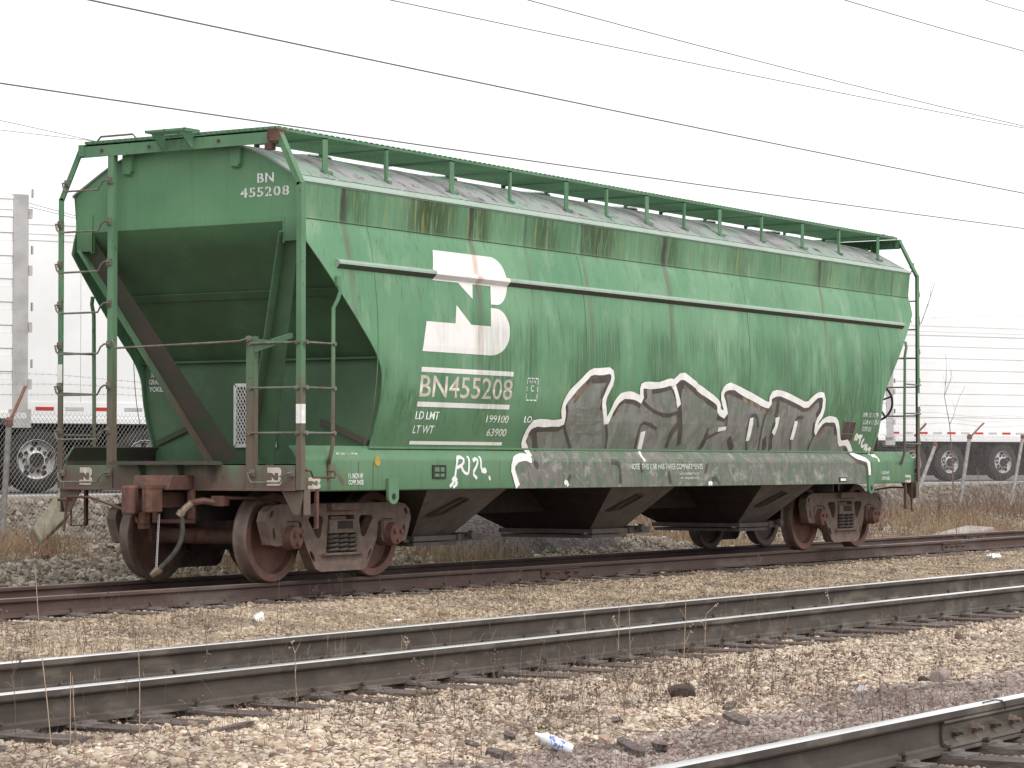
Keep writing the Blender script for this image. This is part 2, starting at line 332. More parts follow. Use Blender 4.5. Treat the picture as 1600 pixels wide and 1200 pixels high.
G['wire2'] = noisy('pale cable', (0.34, 0.33, 0.33), (0.4, 0.39, 0.39), 1, 0.6, 0)
G['concrete'] = noisy('mossy concrete', (0.24, 0.215, 0.165), (0.15, 0.132, 0.10), 5, 0.85, 0.5, 0.02, c3=(0.17, 0.155, 0.10), s3=3)
G['plastic'] = noisy('white plastic litter', (0.82, 0.81, 0.8), (0.7, 0.68, 0.66), 10, 0.4, 0.3, 0.02)
# ------------------------------------------------------------------ ground
GP = [(-400,-0.4),(-20,-0.34),(-15,-0.28),(-13.6,-0.252),(-12,-0.252),(-10.6,-0.265),(-9.2,-0.242),(-8.3,-0.229),(-7.75,-0.236),(-7.6,-0.24),(-6,-0.235),(-5.3,-0.27),(-4.5,-0.325),(-3.4,-0.31),(-2.2,-0.235),(-1.5,-0.205),(0.8,-0.205),(1.7,-0.235),(2.6,-0.26),(3.4,-0.14),(4.6,0.0),(6.4,0.15),(7.4,0.42),(8.0,0.66),(8.4,0.70),(400,0.70)]
gy, gzv = zip(*GP)
def vnoise(x, y, s, seed=0):
    """cheap smooth value noise"""
    x = np.asarray(x, float)*s+seed*17.3; y = np.asarray(y, float)*s+seed*5.1
    xi = np.floor(x); yi = np.floor(y); fx = x-xi; fy = y-yi; fx = fx*fx*(3-2*fx); fy = fy*fy*(3-2*fy)
    h = lambda a, b: np.modf(np.abs(np.sin(a*127.1+b*311.7)*43758.5453))[0]
    return (h(xi,yi)*(1-fx)+h(xi+1,yi)*fx)*(1-fy)+(h(xi,yi+1)*(1-fx)+h(xi+1,yi+1)*fx)*fy
def gz(x, y):
    x = np.asarray(x, float); y = np.asarray(y, float); z = np.interp(y, gy, gzv)
    ontrack = np.clip(np.minimum(np.minimum(abs(y+0.0)-1.2, abs(y+6.78)-1.0), abs(y+12.83)-1.0), 0, 1)
    a = ontrack*np.where(y > 2.2, 1.0, 0.45)*np.where(y > 8.0, 0, 1)
    return z+a*(0.11*(vnoise(x, y, 0.9, 1)-0.5)+0.09*(vnoise(x, y, 2.3, 2)-0.5))
def ground_mat():
    m = NM('gravelly earth'); X, Y, Z = m.xyz[0], m.xyz[1], m.xyz[2]
    v = m.n('ShaderNodeTexVoronoi'); v.inputs['Scale'].default_value = 34; m.L(m.pos, v.inputs['Vector'])
    gcol = m.ramp(v.outputs['Color'], [(0.0, (0.12,0.09,0.07)), (0.45, (0.24,0.19,0.145)), (0.8, (0.36,0.30,0.235)), (1.0, (0.2,0.16,0.13))])
    mudn = m.noise(0.7, 5, 0.62, (0.6, 1.2, 1)); mud = m.mix(m.mr(m.noise(3, 4), 0.35, 0.65), (0.115,0.10,0.085), (0.19,0.165,0.135))
    my = m.math('MULTIPLY', m.mr(Y, -5.95, -5.5), m.mr(Y, -4.0, -4.7)); f = m.math('MULTIPLY', my, m.mr(mudn, 0.30, 0.44))
    col = m.mix(f, gcol, mud)
    pk = m.math('ADD', m.mr(Y, -9.6, -10.9), m.math('MULTIPLY_ADD', mudn, 0.5, -0.25)); col = m.mix(m.mr(pk, 0.3, 0.7), col, m.mix(v.outputs['Color'], (0.15,0.11,0.105), (0.3,0.24,0.23)))
    bank = m.mix(m.mr(m.noise(1.6, 5, 0.65), 0.4, 0.62), (0.115,0.088,0.068), (0.27,0.22,0.17)); col = m.mix(m.mr(Y, 1.4, 2.4), col, bank)
    nb = m.bump(v.outputs['Distance'], 0.8, 0.02); nb = m.bump(m.noise(9, 5, 0.65), 0.5, 0.03, nb)
    return m.done(col, 0.9, 0, nb, 0.2)
xs = np.unique(np.concatenate([np.array([-400,-200,-120,-80,-60,-45,-35]), np.arange(-30, 60, 0.45), np.array([62,66,72,80,95,120,160,220,300,400.])]))
ys = np.unique(np.concatenate([np.array([-400,-200,-100,-60,-40,-30,-25,-22]), np.arange(-20, 9.2, 0.2), np.array([10,12,16,24,40,70,120,200,400.])]))
XX, YY = np.meshgrid(xs, ys); ZZ = gz(XX, YY); nx = len(xs)
me = bpy.data.meshes.new('ground')
fc = [(j*nx+i, j*nx+i+1, (j+1)*nx+i+1, (j+1)*nx+i) for j in range(len(ys)-1) for i in range(nx-1)]
me.from_pydata(np.stack([XX.ravel(), YY.ravel(), ZZ.ravel()], 1).tolist(), [], fc); me.materials.append(ground_mat())
me.polygons.foreach_set('use_smooth', [True]*len(me.polygons))
tag(put('ground', me), 'gravel and bare earth around the tracks', None, None, 'structure')
# lot beyond the fence: a pale concrete edge strip and asphalt
kerb = MB(); kerb.box((-60, 8.35, 0.4), (130, 9.1, 0.765)); o = kerb.build('concrete_edge_strip', noisy('pale concrete edge', (0.42,0.39,0.36), (0.33,0.305,0.28), 2, 0.85, 0.3), None, bevel=0.015); tag(o, 'pale concrete strip edging the trailer lot', kind='structure')
lot = MB(); lot.add([(-300,9.1,0.75),(400,9.1,0.75),(400,400,0.75),(-300,400,0.75)], [(0,1,2,3)]); o = lot.build('lot_pavement', noisy('worn asphalt', (0.085,0.08,0.08), (0.13,0.12,0.115), 3, 0.9, 0.3)); tag(o, 'worn asphalt of the trailer lot', kind='structure')

# ------------------------------------------------------------------ tracks
def rail_profile(yc, zt=0.0, hs=1.0):
    p = [(-.0365,-.006),(-.030,-.001),(-.012,0),(.012,0),(.030,-.001),(.0365,-.006),(.0375,-.032),(.033,-.040),(.010,-.052),(.0085,-.10),(.011,-.140),(.020,-.151),(.068,-.162),(.070,-.172),(-.070,-.172),(-.068,-.162),(-.020,-.151),(-.011,-.140),(-.0085,-.10),(-.010,-.052),(-.033,-.040),(-.0375,-.032)]
    return [(yc+a*(1+.06*(hs > 1)), zt+b*hs) for a, b in p]
def rail(parent, yc, x0, x1, side, top, hs=1.0, label=None):
    m = MB(); m.prism(rail_profile(yc, 0, hs), 'x', x0, x1); me = m.mesh('rail', [side, top])
    for p in me.polygons:
        if len(p.vertices) == 4 and p.normal.z > 0.15 and p.center.z > -0.02: p.material_index = 1
    o = put('rail', me, parent)
    if label: o['label'] = label
    return o
def shared(name, mb, mat, bevel=0, smooth=False):
    me = mb.mesh(name, mat, smooth); return me
def place(name, me, parent, loc, rz=0.0, sc=None):
    o = bpy.data.objects.new(name, me); COL.objects.link(o); o.parent = parent
    o.location = Vector(loc)-wloc(parent); o.rotation_euler = (0, 0, rz)
    if sc: o.scale = sc
    return o
def tie_mesh(seed):
    r = random.Random(seed); bm = bmesh.new(); bmesh.ops.create_cube(bm, size=1)
    bmesh.ops.subdivide_edges(bm, edges=bm.edges, cuts=2, use_grid_fill=True)
    for v in bm.verts:
        v.co = Vector((v.co.x*0.23+r.uniform(-.008,.008), v.co.y*2.6+r.uniform(-.03,.03), v.co.z*0.18+r.uniform(-.006,.004)))
    me = bpy.data.meshes.new('tie'); bm.to_mesh(me); bm.free(); me.materials.append(G['tie']); return me
TIES = [tie_mesh(k) for k in range(5)]
m = MB(); m.box((-.10,-.19,-.009),(.10,.19,.006)); m.box((-.10,.071,.006),(.10,.105,.018)); m.box((-.10,-.105,.006),(.10,-.071,.018)); PLATE = m.mesh('tie_plate', G['plate'])
m = MB(); m.box((-.009,-.009,-.05),(.009,.009,.028)); m.add([(-.017,-.014,.024),(.017,-.014,.024),(.017,.026,.020),(-.017,.026,.020),(-.012,-.008,.040),(.012,-.008,.040),(.012,.018,.034),(-.012,.018,.034)], [(0,3,2,1),(4,5,6,7),(0,1,5,4),(1,2,6,5),(2,3,7,6),(3,0,4,7)]); SPIKE = m.mesh('spike', G['spike'])
def track(name, label, yc, x0, x1, sp, side, top, fit, seed, hs=1.0):
    r = random.Random(seed)
    t = empty(name, ((x0+x1)/2, yc, -0.19), label, 'track')
    for s in (1, -1): rail(t, yc+s*0.7525, -45, 95, side, top, hs)
    k = 0; x = x0; lo = .172*(hs-1)
    while x < x1:
        xx = x+r.uniform(-.04,.04); dz = r.uniform(-.012,.004)
        o = place('tie', TIES[r.randrange(5)], t, (xx, yc+r.uniform(-.06,.06), -0.181-0.09+dz-lo), r.uniform(-.035,.035))
        if fit[0] < x < fit[1]:
            for s in (1, -1):
                yr = yc+s*0.7525
                place('tie_plate', PLATE, t, (xx, yr, -0.1785-lo), r.uniform(-.02,.02))
                for q in ((1,-1) if s == -1 or True else (1,)):
                    place('spike', SPIKE, t, (xx+q*r.uniform(.03,.06), yr+q*0.084, -0.172-lo+r.choice([0,0,0,.004,.02])), math.pi if q == 1 else 0)
        x += sp
    return t
track_a = track('railway_track', 'rusted railway track carrying the green hopper car', 0.0, -7.5, 27, 0.56, G['rail_rust'], G['rail_rtop'], (-5, 8), 1)
track_b = track('railway_track', 'bright-topped railway track beside the empty gravel, two rails in view', -6.78, -14.5, 14, 0.54, G['rail_side'], G['rail_top'], (-13.5, 6), 2, 1.13)
track_c = track('railway_track', 'railway track with bolted joint bar lying in pink ballast', -12.82, -14.5, -5, 0.54, G['rail_side'], G['rail_top'], (-13.5, -6), 3, 1.13)
def joint_bar(parent, x, yr, side, mat, L=0.92, n=6, hs=1.0):
    s = side; m = MB(); zb = -.095*hs
    prof = [(.010,-.046),(.034,-.040),(.040,-.050),(.030,-.062),(.026,-.100),(.030,-.130),(.052,-.142),(.064,-.152),(.060,-.160),(.022,-.149),(.012,-.140)]
    m.prism([(yr+s*a, b*hs) for a, b in prof], 'x', x-L/2, x+L/2); o = m.build('joint_bar', mat, parent, bevel=0.003)
    for k in range(n):
        bx = x-L/2+L*(k+0.5)/n; b = MB()
        b.lathe([(.030, .024),(.030, .030)], (bx, yr, zb), 'y', 12) if s > 0 else b.lathe([(.030,-.030),(.030,-.024)], (bx, yr, zb), 'y', 12)
        y0, y1 = (.030,.058) if s > 0 else (-.058,-.030)
        b.lathe([(.024, y0),(.024, y1)], (bx, yr, zb), 'y', 6); y0, y1 = (.058,.085) if s > 0 else (-.085,-.058)
        b.lathe([(.012, y0),(.012, y1)], (bx, yr, zb), 'y', 8)
        c = put('bolt', b.mesh('bolt', G['frameiron'] if k % 2 else mat), o)
    return o
jx = inv(1478, 1140, 'y', -12.11)[0]
joint_bar(track_c, jx+0.75, -12.0675, -1, G['rail_side'], 1.5, 6, 1.13)
# the rail-end gap and bond wire over the joint
m = MB(); m.box((jx+.745, -12.105, -.03), (jx+.75, -12.03, .0012)); m.build('rail_gap', G['dark'], track_c)
m = MB(); m.tube([(jx+.5, -12.10, -.02), (jx+.52, -12.09, .004), (jx+.70, -12.09, .005), (jx+.75, -12.115, -.012), (jx+.75, -12.12, -.05)], .0035, 5); m.build('bond_wire', G['dark'], track_c)
for u, v, yr, s in ((874, 898, -.7525, -1), (1488, 852, -.7525, -1), (1522, 838, .7525, -1)):
    joint_bar(track_a, inv(u, v, 'y', yr)[0], yr, s, G['rail_rust'], 0.9, 4)

# ------------------------------------------------------------------ loose stone (instanced pebbles)
def pebble_tree(name, mats, variants, squash, rough):
    g = bpy.data.node_groups.new(name, 'GeometryNodeTree')
    g.interface.new_socket('Geometry', in_out='INPUT', socket_type='NodeSocketGeometry'); g.interface.new_socket('Geometry', in_out='OUTPUT', socket_type='NodeSocketGeometry')
    N = g.nodes.new; L = g.links.new; gi = N('NodeGroupInput'); go = N('NodeGroupOutput'); j = N('GeometryNodeJoinGeometry')
    for k in range(variants):
        ico = N('GeometryNodeMeshIcoSphere'); ico.inputs['Subdivisions'].default_value = 2; ico.inputs['Radius'].default_value = 1.0
        p = N('GeometryNodeInputPosition'); nz = N('ShaderNodeTexNoise'); nz.noise_dimensions = '4D'; nz.inputs['W'].default_value = k*3.7; nz.inputs['Scale'].default_value = 0.9 if rough < 0.5 else 1.3; nz.inputs['Detail'].default_value = 1.0
        sb = N('ShaderNodeVectorMath'); sb.operation = 'SUBTRACT'; sb.inputs[1].default_value = (0.5, 0.5, 0.5); sc = N('ShaderNodeVectorMath'); sc.operation = 'SCALE'; sc.inputs['Scale'].default_value = rough*2.2
        sp = N('GeometryNodeSetPosition'); L(p.outputs[0], nz.inputs['Vector']); L(nz.outputs['Color'], sb.inputs[0]); L(sb.outputs[0], sc.inputs[0]); L(ico.outputs['Mesh'], sp.inputs['Geometry']); L(sc.outputs[0], sp.inputs['Offset'])
        tr = N('GeometryNodeTransform'); tr.inputs['Scale'].default_value = (1.0, 0.68+0.08*(k % 4), squash*(0.85+0.1*(k % 3))); L(sp.outputs[0], tr.inputs['Geometry'])
        sm = N('GeometryNodeSetShadeSmooth'); sm.inputs['Shade Smooth'].default_value = rough < 0.5; L(tr.outputs[0], sm.inputs[0])
        mt = N('GeometryNodeSetMaterial'); mt.inputs['Material'].default_value = mats; L(sm.outputs[0], mt.inputs[0])
        gt = N('GeometryNodeGeometryToInstance'); L(mt.outputs[0], gt.inputs[0]); L(gt.outputs[0], j.inputs[0])
    ip = N('GeometryNodeInstanceOnPoints'); ip.inputs['Pick Instance'].default_value = True
    def attr(n, ty):
        a = N('GeometryNodeInputNamedAttribute'); a.data_type = ty; a.inputs['Name'].default_value = n; return a.outputs['Attribute']
    L(gi.outputs[0], ip.inputs['Points']); L(j.outputs[0], ip.inputs['Instance']); L(attr('scl', 'FLOAT'), ip.inputs['Scale'])
    er = N('FunctionNodeEulerToRotation'); L(attr('rot', 'FLOAT_VECTOR'), er.inputs[0]); L(er.outputs[0], ip.inputs['Rotation']); L(attr('pick', 'INT'), ip.inputs['Instance Index'])
    L(ip.outputs[0], go.inputs[0]); return g
def stones(name, label, P, scl, tilt, mat, variants=6, squash=0.62, rough=0.32):
    n = len(P); me = bpy.data.meshes.new(name); me.vertices.add(n); me.vertices.foreach_set('co', np.asarray(P, np.float32).ravel())
    a = me.attributes.new('scl', 'FLOAT', 'POINT'); a.data.foreach_set('value', np.asarray(scl, np.float32))
    r = np.stack([rng.normal(0, tilt, n), rng.normal(0, tilt, n), rng.uniform(0, 6.283, n)], 1).astype(np.float32)
    a = me.attributes.new('rot', 'FLOAT_VECTOR', 'POINT'); a.data.foreach_set('vector', r.ravel())
    a = me.attributes.new('pick', 'INT', 'POINT'); a.data.foreach_set('value', rng.integers(0, variants, n).astype(np.int32))
    a = me.attributes.new('tone', 'FLOAT', 'POINT'); a.data.foreach_set('value', rng.random(n).astype(np.float32))
    o = put(name, me); md = o.modifiers.new('stones', 'NODES'); md.node_group = pebble_tree(name, mat, variants, squash, rough)
    me.materials.append(mat); return tag(o, label, None, None, 'stuff')
def stone_mat(name, stops, rough=0.8, bump=0.3):
    m = NM(name); a = m.n('ShaderNodeAttribute', attribute_type='INSTANCER', attribute_name='tone')
    x = m.n('ShaderNodeValToRGB'); m.L(a.outputs['Fac'], x.inputs[0]); x.color_ramp.interpolation = 'LINEAR'; e = x.color_ramp.elements
    while len(e) < len(stops): e.new(0.5)
    for k, (p, c) in enumerate(stops): e[k].position = p; e[k].color = (*c, 1)
    col = m.mix(m.math('MULTIPLY', m.mr(m.noise(60, 4, 0.6), 0.45, 0.7), 0.35), x.outputs[0], (0.2, 0.155, 0.12))
    col = m.mix(m.math('MULTIPLY', m.mr(m.noise(1.1, 5, 0.68), 0.46, 0.64), 0.5), col, (0.085, 0.066, 0.053))
    col = m.mix(m.math('MULTIPLY', m.mr(m.noise(5.5, 4, 0.65, None, (4, 2, 1)), 0.54, 0.7), 0.5), col, (0.085, 0.066, 0.055))
    return m.done(col, rough, 0, m.bump(m.noise(140, 3, 0.6), bump, 0.003), 0.3)
CREAM = stone_mat('cream pebble', [(0,(0.110,0.081,0.064)),(0.14,(0.249,0.177,0.128)),(0.3,(0.419,0.325,0.231)),(0.5,(0.543,0.443,0.339)),(0.7,(0.657,0.570,0.463)),(0.86,(0.465,0.394,0.329)),(0.94,(0.346,0.206,0.142)),(1,(0.198,0.156,0.133))])
TAN = stone_mat('tan pebble', [(0,(0.132,0.096,0.065)),(0.25,(0.297,0.224,0.154)),(0.55,(0.404,0.320,0.227)),(0.85,(0.495,0.409,0.315)),(1,(0.231,0.168,0.123))])
PINK = stone_mat('pink crushed stone', [(0,(0.078,0.060,0.056)),(0.25,(0.220,0.156,0.140)),(0.5,(0.329,0.248,0.224)),(0.7,(0.282,0.244,0.228)),(0.88,(0.431,0.384,0.344)),(1,(0.133,0.112,0.108))])
GREY = stone_mat('broken rubble', [(0,(0.066,0.051,0.041)),(0.3,(0.197,0.168,0.131)),(0.6,(0.295,0.254,0.205)),(0.85,(0.410,0.369,0.303)),(1,(0.197,0.131,0.098))])
def scatter(n, x0, x1, y0, y1, keep=None, um=120, vm=140, fall=None):
    x = rng.uniform(x0, x1, n); y = rng.uniform(y0, y1, n); z = gz(x, y); P = np.stack([x, y, z], 1)
    q = project(P); ok = (q[:,2] > 3) & (q[:,0] > -um) & (q[:,0] < 1600+um) & (q[:,1] < 1200+vm)
    if fall: ok &= rng.random(n) < np.minimum(1, (fall/q[:,2])**2)
    if keep is not None: ok &= keep(x, y)
    return P[ok]
def off_rails(x, y, d=0.08):
    ok = np.ones(len(x), bool)
    for yc in (0, -6.78, -12.82):
        for s in (1, -1): ok &= abs(y-(yc+s*.7525)) > d
    return ok
def tie_free(p=0.75):
    def f(x, y):
        ok = off_rails(x, y)
        for yc, x0, sp in ((0,-7.5,.56),(-6.78,-14.5,.54),(-12.82,-14.5,.54)):
            on = (abs(y-yc) < 1.28) & (abs(((x-x0)/sp+0.5) % 1-0.5)*sp < 0.10)
            cover = (vnoise(x, y, 1.7, 4) > 0.36) | (abs(y-yc) > 1.12)
            ok &= ~on | (cover & (rng.random(len(x)) < p))
        return ok
    return f
tf = tie_free()
pinkmask = lambda x, y: vnoise(x, y, 0.8, 6)*0.9+(-9.9-y)*0.75
P = scatter(800000, -17, 12, -12.0, -6.1, lambda x, y: tf(x, y) & (pinkmask(x, y) < 0.75+0*x) & ((vnoise(x, y, 1.6, 21)+.4*vnoise(x, y, 5, 22) > .42) | (rng.random(len(x)) < .35)), fall=14)
stones('ballast_pebbles', 'rounded cream pebbles between the bright-topped rails and the pink ballast', P+np.array([0,0,.002]), np.exp(rng.normal(math.log(.0098), .46, len(P))), .45, CREAM)
P = scatter(750000, -17, 4, -16.0, -9.2, lambda x, y: tf(x, y) & (pinkmask(x, y) > 0.55), fall=13)
stones('pink_ballast', 'angular pink and grey crushed stone around the bolted rail', P+np.array([0,0,.002]), np.exp(rng.normal(math.log(.0105), .36, len(P))), .9, PINK, 6, .8, .6)
def mid(x, y):
    mudz = (y > -5.9) & (y < -4.3)
    return tf(x, y) & (~mudz | (vnoise(x, y*1.6, 0.9, 9) > 0.55) | (rng.random(len(x)) < .10)) & ((vnoise(x, y, 1.3, 13) > .26) | (rng.random(len(x)) < .4))
P = scatter(900000, -11, 34, -6.0, 1.6, mid, fall=21)
stones('tan_ballast', 'tan gravel in the gap alongside the hopper car', P+np.array([0,0,.002]), np.exp(rng.normal(math.log(.0125), .38, len(P))), .5, TAN)
P = scatter(130000, -4, 62, 1.4, 8.3, lambda x, y: vnoise(x, y, .8, 3)+.25*vnoise(x, y, 3, 5) > .38+.06*(x > 20), fall=30)
stones('rubble', 'broken stone and concrete rubble strewn over the bank behind the car', P+np.array([0,0,.012]), np.minimum(.075, np.exp(rng.normal(math.log(.028), .5, len(P)))), .8, GREY, 6, .75, .65)
P = scatter(150000, -6, 40, 1.2, 5.2, None, fall=27)
stones('bank_gravel', 'small grey stones at the foot of the bank behind the car', P, np.exp(rng.normal(math.log(.018), .38, len(P))), .8, GREY, 6, .75, .6)
# ------------------------------------------------------------------ the hopper car
LW = 14.158; XM = LW/2
R180 = lambda p: (LW-p[0], -p[1], p[2])
car = empty('hopper_car', (XM, 0, 0), 'green covered hopper railcar with white logo, graffiti and rust-stained sides', 'hopper car')
# side profile: half width as a function of height
SP = [(0.92,1.512),(1.225,1.512),(1.262,1.503),(1.29,1.480),(1.345,1.442),(1.375,1.436),(1.45,1.462),(1.56,1.500),(1.70,1.540),(1.85,1.570),(2.0,1.590),(2.2,1.608),(2.45,1.618),(2.7,1.612),(2.95,1.594),(3.2,1.565),(3.4,1.532),(3.55,1.498),(3.64,1.470),(3.70,1.468),(4.0,1.497)]
spz, spy = zip(*SP)
prof = lambda z: float(np.interp(z, spz, spy))
def xend(z):
    if z >= 3.40: return -0.40
    if z <= 2.05: return 0.82
    if z <= 2.45: t = (2.45-z)/.40; return 0.575+(0.82-0.575)*(1-(1-t)**1.8)
    return -0.40+(3.40-z)*(0.975/0.95)
zr = [1.372,1.45,1.56,1.70,1.85,2.0,2.05,2.12,2.2,2.28,2.36,2.45,2.6,2.75,2.9,3.05,3.2,3.3,3.4,3.48,3.55,3.60,3.64,3.66,3.70,3.85,4.0]
def side_sheet(s):
    rings = []
    for z in zr:
        a = xend(z); y = -s*prof(z); rings.append([(a+(LW-2*a)*k/40, y, z) for k in range(41)])
    inner = [[(p[0], p[1]+s*0.012, p[2]) for p in r] for r in rings]
    m = MB(); m.loft([r for r in rings], closed=False, cap=False); n = len(m.v); m.loft(inner, closed=False, cap=False)
    M_, N_ = 41, len(zr); rim = []
    for k in range(N_-1): rim += [(k*M_, (k+1)*M_, n+(k+1)*M_, n+k*M_), (k*M_+40, (k+1)*M_+40, n+(k+1)*M_+40, n+k*M_+40)]
    for j in range(40): rim += [(j, j+1, n+j+1, n+j), ((N_-1)*M_+j, (N_-1)*M_+j+1, n+(N_-1)*M_+j+1, n+(N_-1)*M_+j)]
    m.add([], []); m.f += rim
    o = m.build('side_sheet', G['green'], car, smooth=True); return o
RIB0, RIB1 = 0.05, LW-0.05
RIBP = [(3.262,0.0),(3.245,0.048),(3.232,0.054),(3.210,0.052),(3.160,0.0)]
def ribprof(z):
    return prof(z)+float(np.interp(z, [p[0] for p in RIBP[::-1]], [p[1] for p in RIBP[::-1]], 0, 0))
sides = {}
for s in (1, -1):
    so = side_sheet(s); sides[s] = so
    m = MB(); poly = [(-s*(prof(z)+d-.004), z) for z, d in RIBP]+[(-s*(prof(3.2)-.01), 3.19)]; m.prism(poly, 'x', RIB0, RIB1); rbm = m.mesh('side_rib', [G['roof'], G['brace']]); [setattr(p, 'material_index', 1) for p in rbm.polygons if p.normal.z < -.3 and len(p.vertices) == 4]; put('side_rib', rbm, so)  # dusty brown lower faces also carry the shade under the rib as colour
    # lapped seam under the eave band and plate seams
    m = MB(); m.prism([(-s*1.462,3.640),(-s*1.4745,3.640),(-s*1.4735,3.646),(-s*1.462,3.650)], 'x', -.395, LW+.395); put('lap_seam', m.mesh('lap_seam', G['dark']), so)
    for x in (0.715, 4.95, 9.126, 13.245):
        m = MB(); rg = []
        for z in np.linspace(1.38, 3.62, 30): rg.append([(x-.005, -s*(prof(z)+.001), z), (x+.005, -s*(prof(z)+.001), z), (x+.004, -s*(prof(z)+.004), z), (x-.004, -s*(prof(z)+.004), z)])
        m.loft(rg); put('plate_seam', m.mesh('plate_seam', G['frame']), so)
    m = MB(); m.prism([(-s*1.430,1.360),(-s*1.452,1.360),(-s*1.452,1.378),(-s*1.436,1.382)], 'x', .80, LW-.80); put('sill_lip', m.mesh('sill_lip', G['green']), so)
    # side sill: pressed plate with rounded shoulder, running end to end
    op = [(1.40,.925),(1.492,.925),(1.507,.935),(1.512,.955),(1.512,1.225),(1.508,1.250),(1.495,1.275),(1.478,1.292),(1.442,1.345),(1.400,1.385)]
    ip = [(y-.012, z-.012 if z > 1.24 else z+.012) for y, z in op[::-1]]
    m = MB(); m.prism([(-s*y, z) for y, z in op+ip], 'x', -.50, LW+.50); sill = m.build('side_sill', [G['green'], G['brace']], car, smooth=True)
    [setattr(p, 'material_index', 1) for p in sill.data.polygons if p.normal.y*s > .2 and len(p.vertices) == 4]
    if s == 1: near_sill = sill
# roof
RP = [(1.497,4.0),(1.512,4.005),(1.505,4.022),(1.43,4.065),(1.32,4.125),(1.18,4.205),(1.03,4.285),(.88,4.350),(.70,4.41),(.45,4.465),(.2,4.49),(0,4.495)]
rp = [(-y, z) for y, z in RP]+[(y, z) for y, z in RP[-2::-1]]
roofz = lambda y: float(np.interp(-abs(y), [-a for a, b in RP if a != 1.512 and a != 1.505], [b for a, b in RP if a != 1.512 and a != 1.505]))
m = MB(); rg = [[(x, y, z) for y, z in rp] for x in np.linspace(-.415, LW+.415, 30)]; m.loft(rg, closed=False, cap=False)
n = len(m.v); m.loft([[(x, y*.992, z-.014) for y, z in rp] for x in np.linspace(-.415, LW+.415, 30)], closed=False, cap=False)
for k in range(len(rp)-1): m.f += [(k, k+1, n+k+1, n+k), (29*len(rp)+k, 29*len(rp)+k+1, n+29*len(rp)+k+1, n+29*len(rp)+k)]
roof = m.build('roof', G['roof'], car, smooth=True)
for s in (1, -1):
    m = MB(); m.beam((-.40, -s*1.405, 4.080), (LW+.40, -s*1.405, 4.080), .006, .004, (0, s*.45, 1)); put('roof_seam', m.mesh('roof_seam', G['dark']), roof)
for x in STREAKX:                                           # transverse roof welds
    m = MB(); rg = []
    for y, z in rp[3:-3]: rg.append([(x-.02, y, z+.001), (x+.02, y, z+.001), (x+.015, y, z+.005), (x-.015, y, z+.005)])
    m.loft(rg); put('roof_weld', m.mesh('roof_weld', G['roof']), roof)
for k, x in enumerate((1.6, 4.1, 6.2, 8.4, 10.6, 12.6)):      # loading hatches on the crown
    m = MB(); m.lathe([(.30,-.02),(.30,.03),(.32,.032),(.31,.05),(.1,.06)], (x, 0, 4.48), 'z', 20); put('hatch', m.mesh('hatch', G['roof'], True), roof)
# running boards with brackets
RBY0, RBY1, RBZ = 1.235, 0.36, 4.555
SUPX = [0.306, 1.418, 2.663, 3.881, 5.115, 6.079, 7.063, 8.048, 9.012, 10.234, 11.47, 12.674, 13.993]
for s in (1, -1):
    m = MB()
    for y in (RBY0, RBY1): m.box((-.52, -s*y-.004, RBZ-.032), (LW+.52, -s*y+.004, RBZ))
    for k in range(1, 15):
        y = RBY0+(RBY1-RBY0)*k/15; m.box((-.515, -s*y-.0025, RBZ-.024), (LW+.515, -s*y+.0025, RBZ-.004))
    x = -.5
    while x < LW+.5: m.box((x-.003, -s*RBY0+s*.004, RBZ-.026), (x+.003, -s*RBY1-s*.004, RBZ-.008)); x += 0.045
    rb = m.build('running_board', G['board'], car); rb['kind'] = 'stuff'
    m = MB()
    for k in range(int((LW+1)/.10)): m.box((-.5+.1*k, -s*RBY0-s*.003, RBZ-.001), (-.44+.1*k, -s*RBY0-s*.010, RBZ+.006))
    put('board_edge_teeth', m.mesh('board_edge_teeth', G['board']), rb)
    for k, x in enumerate(SUPX if s == 1 else [LW-q for q in SUPX]):
        m = MB(); wd = .085 if k % 2 == 0 else .034; th = .012 if k % 2 == 0 else .03
        zb = roofz(RBY0)-.01; zi = roofz(RBY1)-.01
        m.box((x-wd/2, -s*(RBY0+.008), zb), (x+wd/2, -s*(RBY0+.008-th), RBZ-.034))
        m.box((x-wd/2, -s*(RBY0+.008), RBZ-.046), (x+wd/2, -s*RBY1, RBZ-.034))
        m.box((x-wd/2, -s*RBY1, zi), (x+wd/2, -s*(RBY1+th), RBZ-.046)); m.box((x-wd*.9, -s*(RBY0-.03), zb-.012), (x+wd*.9, -s*(RBY0+.05), zb+.02))
        o = put('board_bracket', m.mesh('board_bracket', G['board']), car)

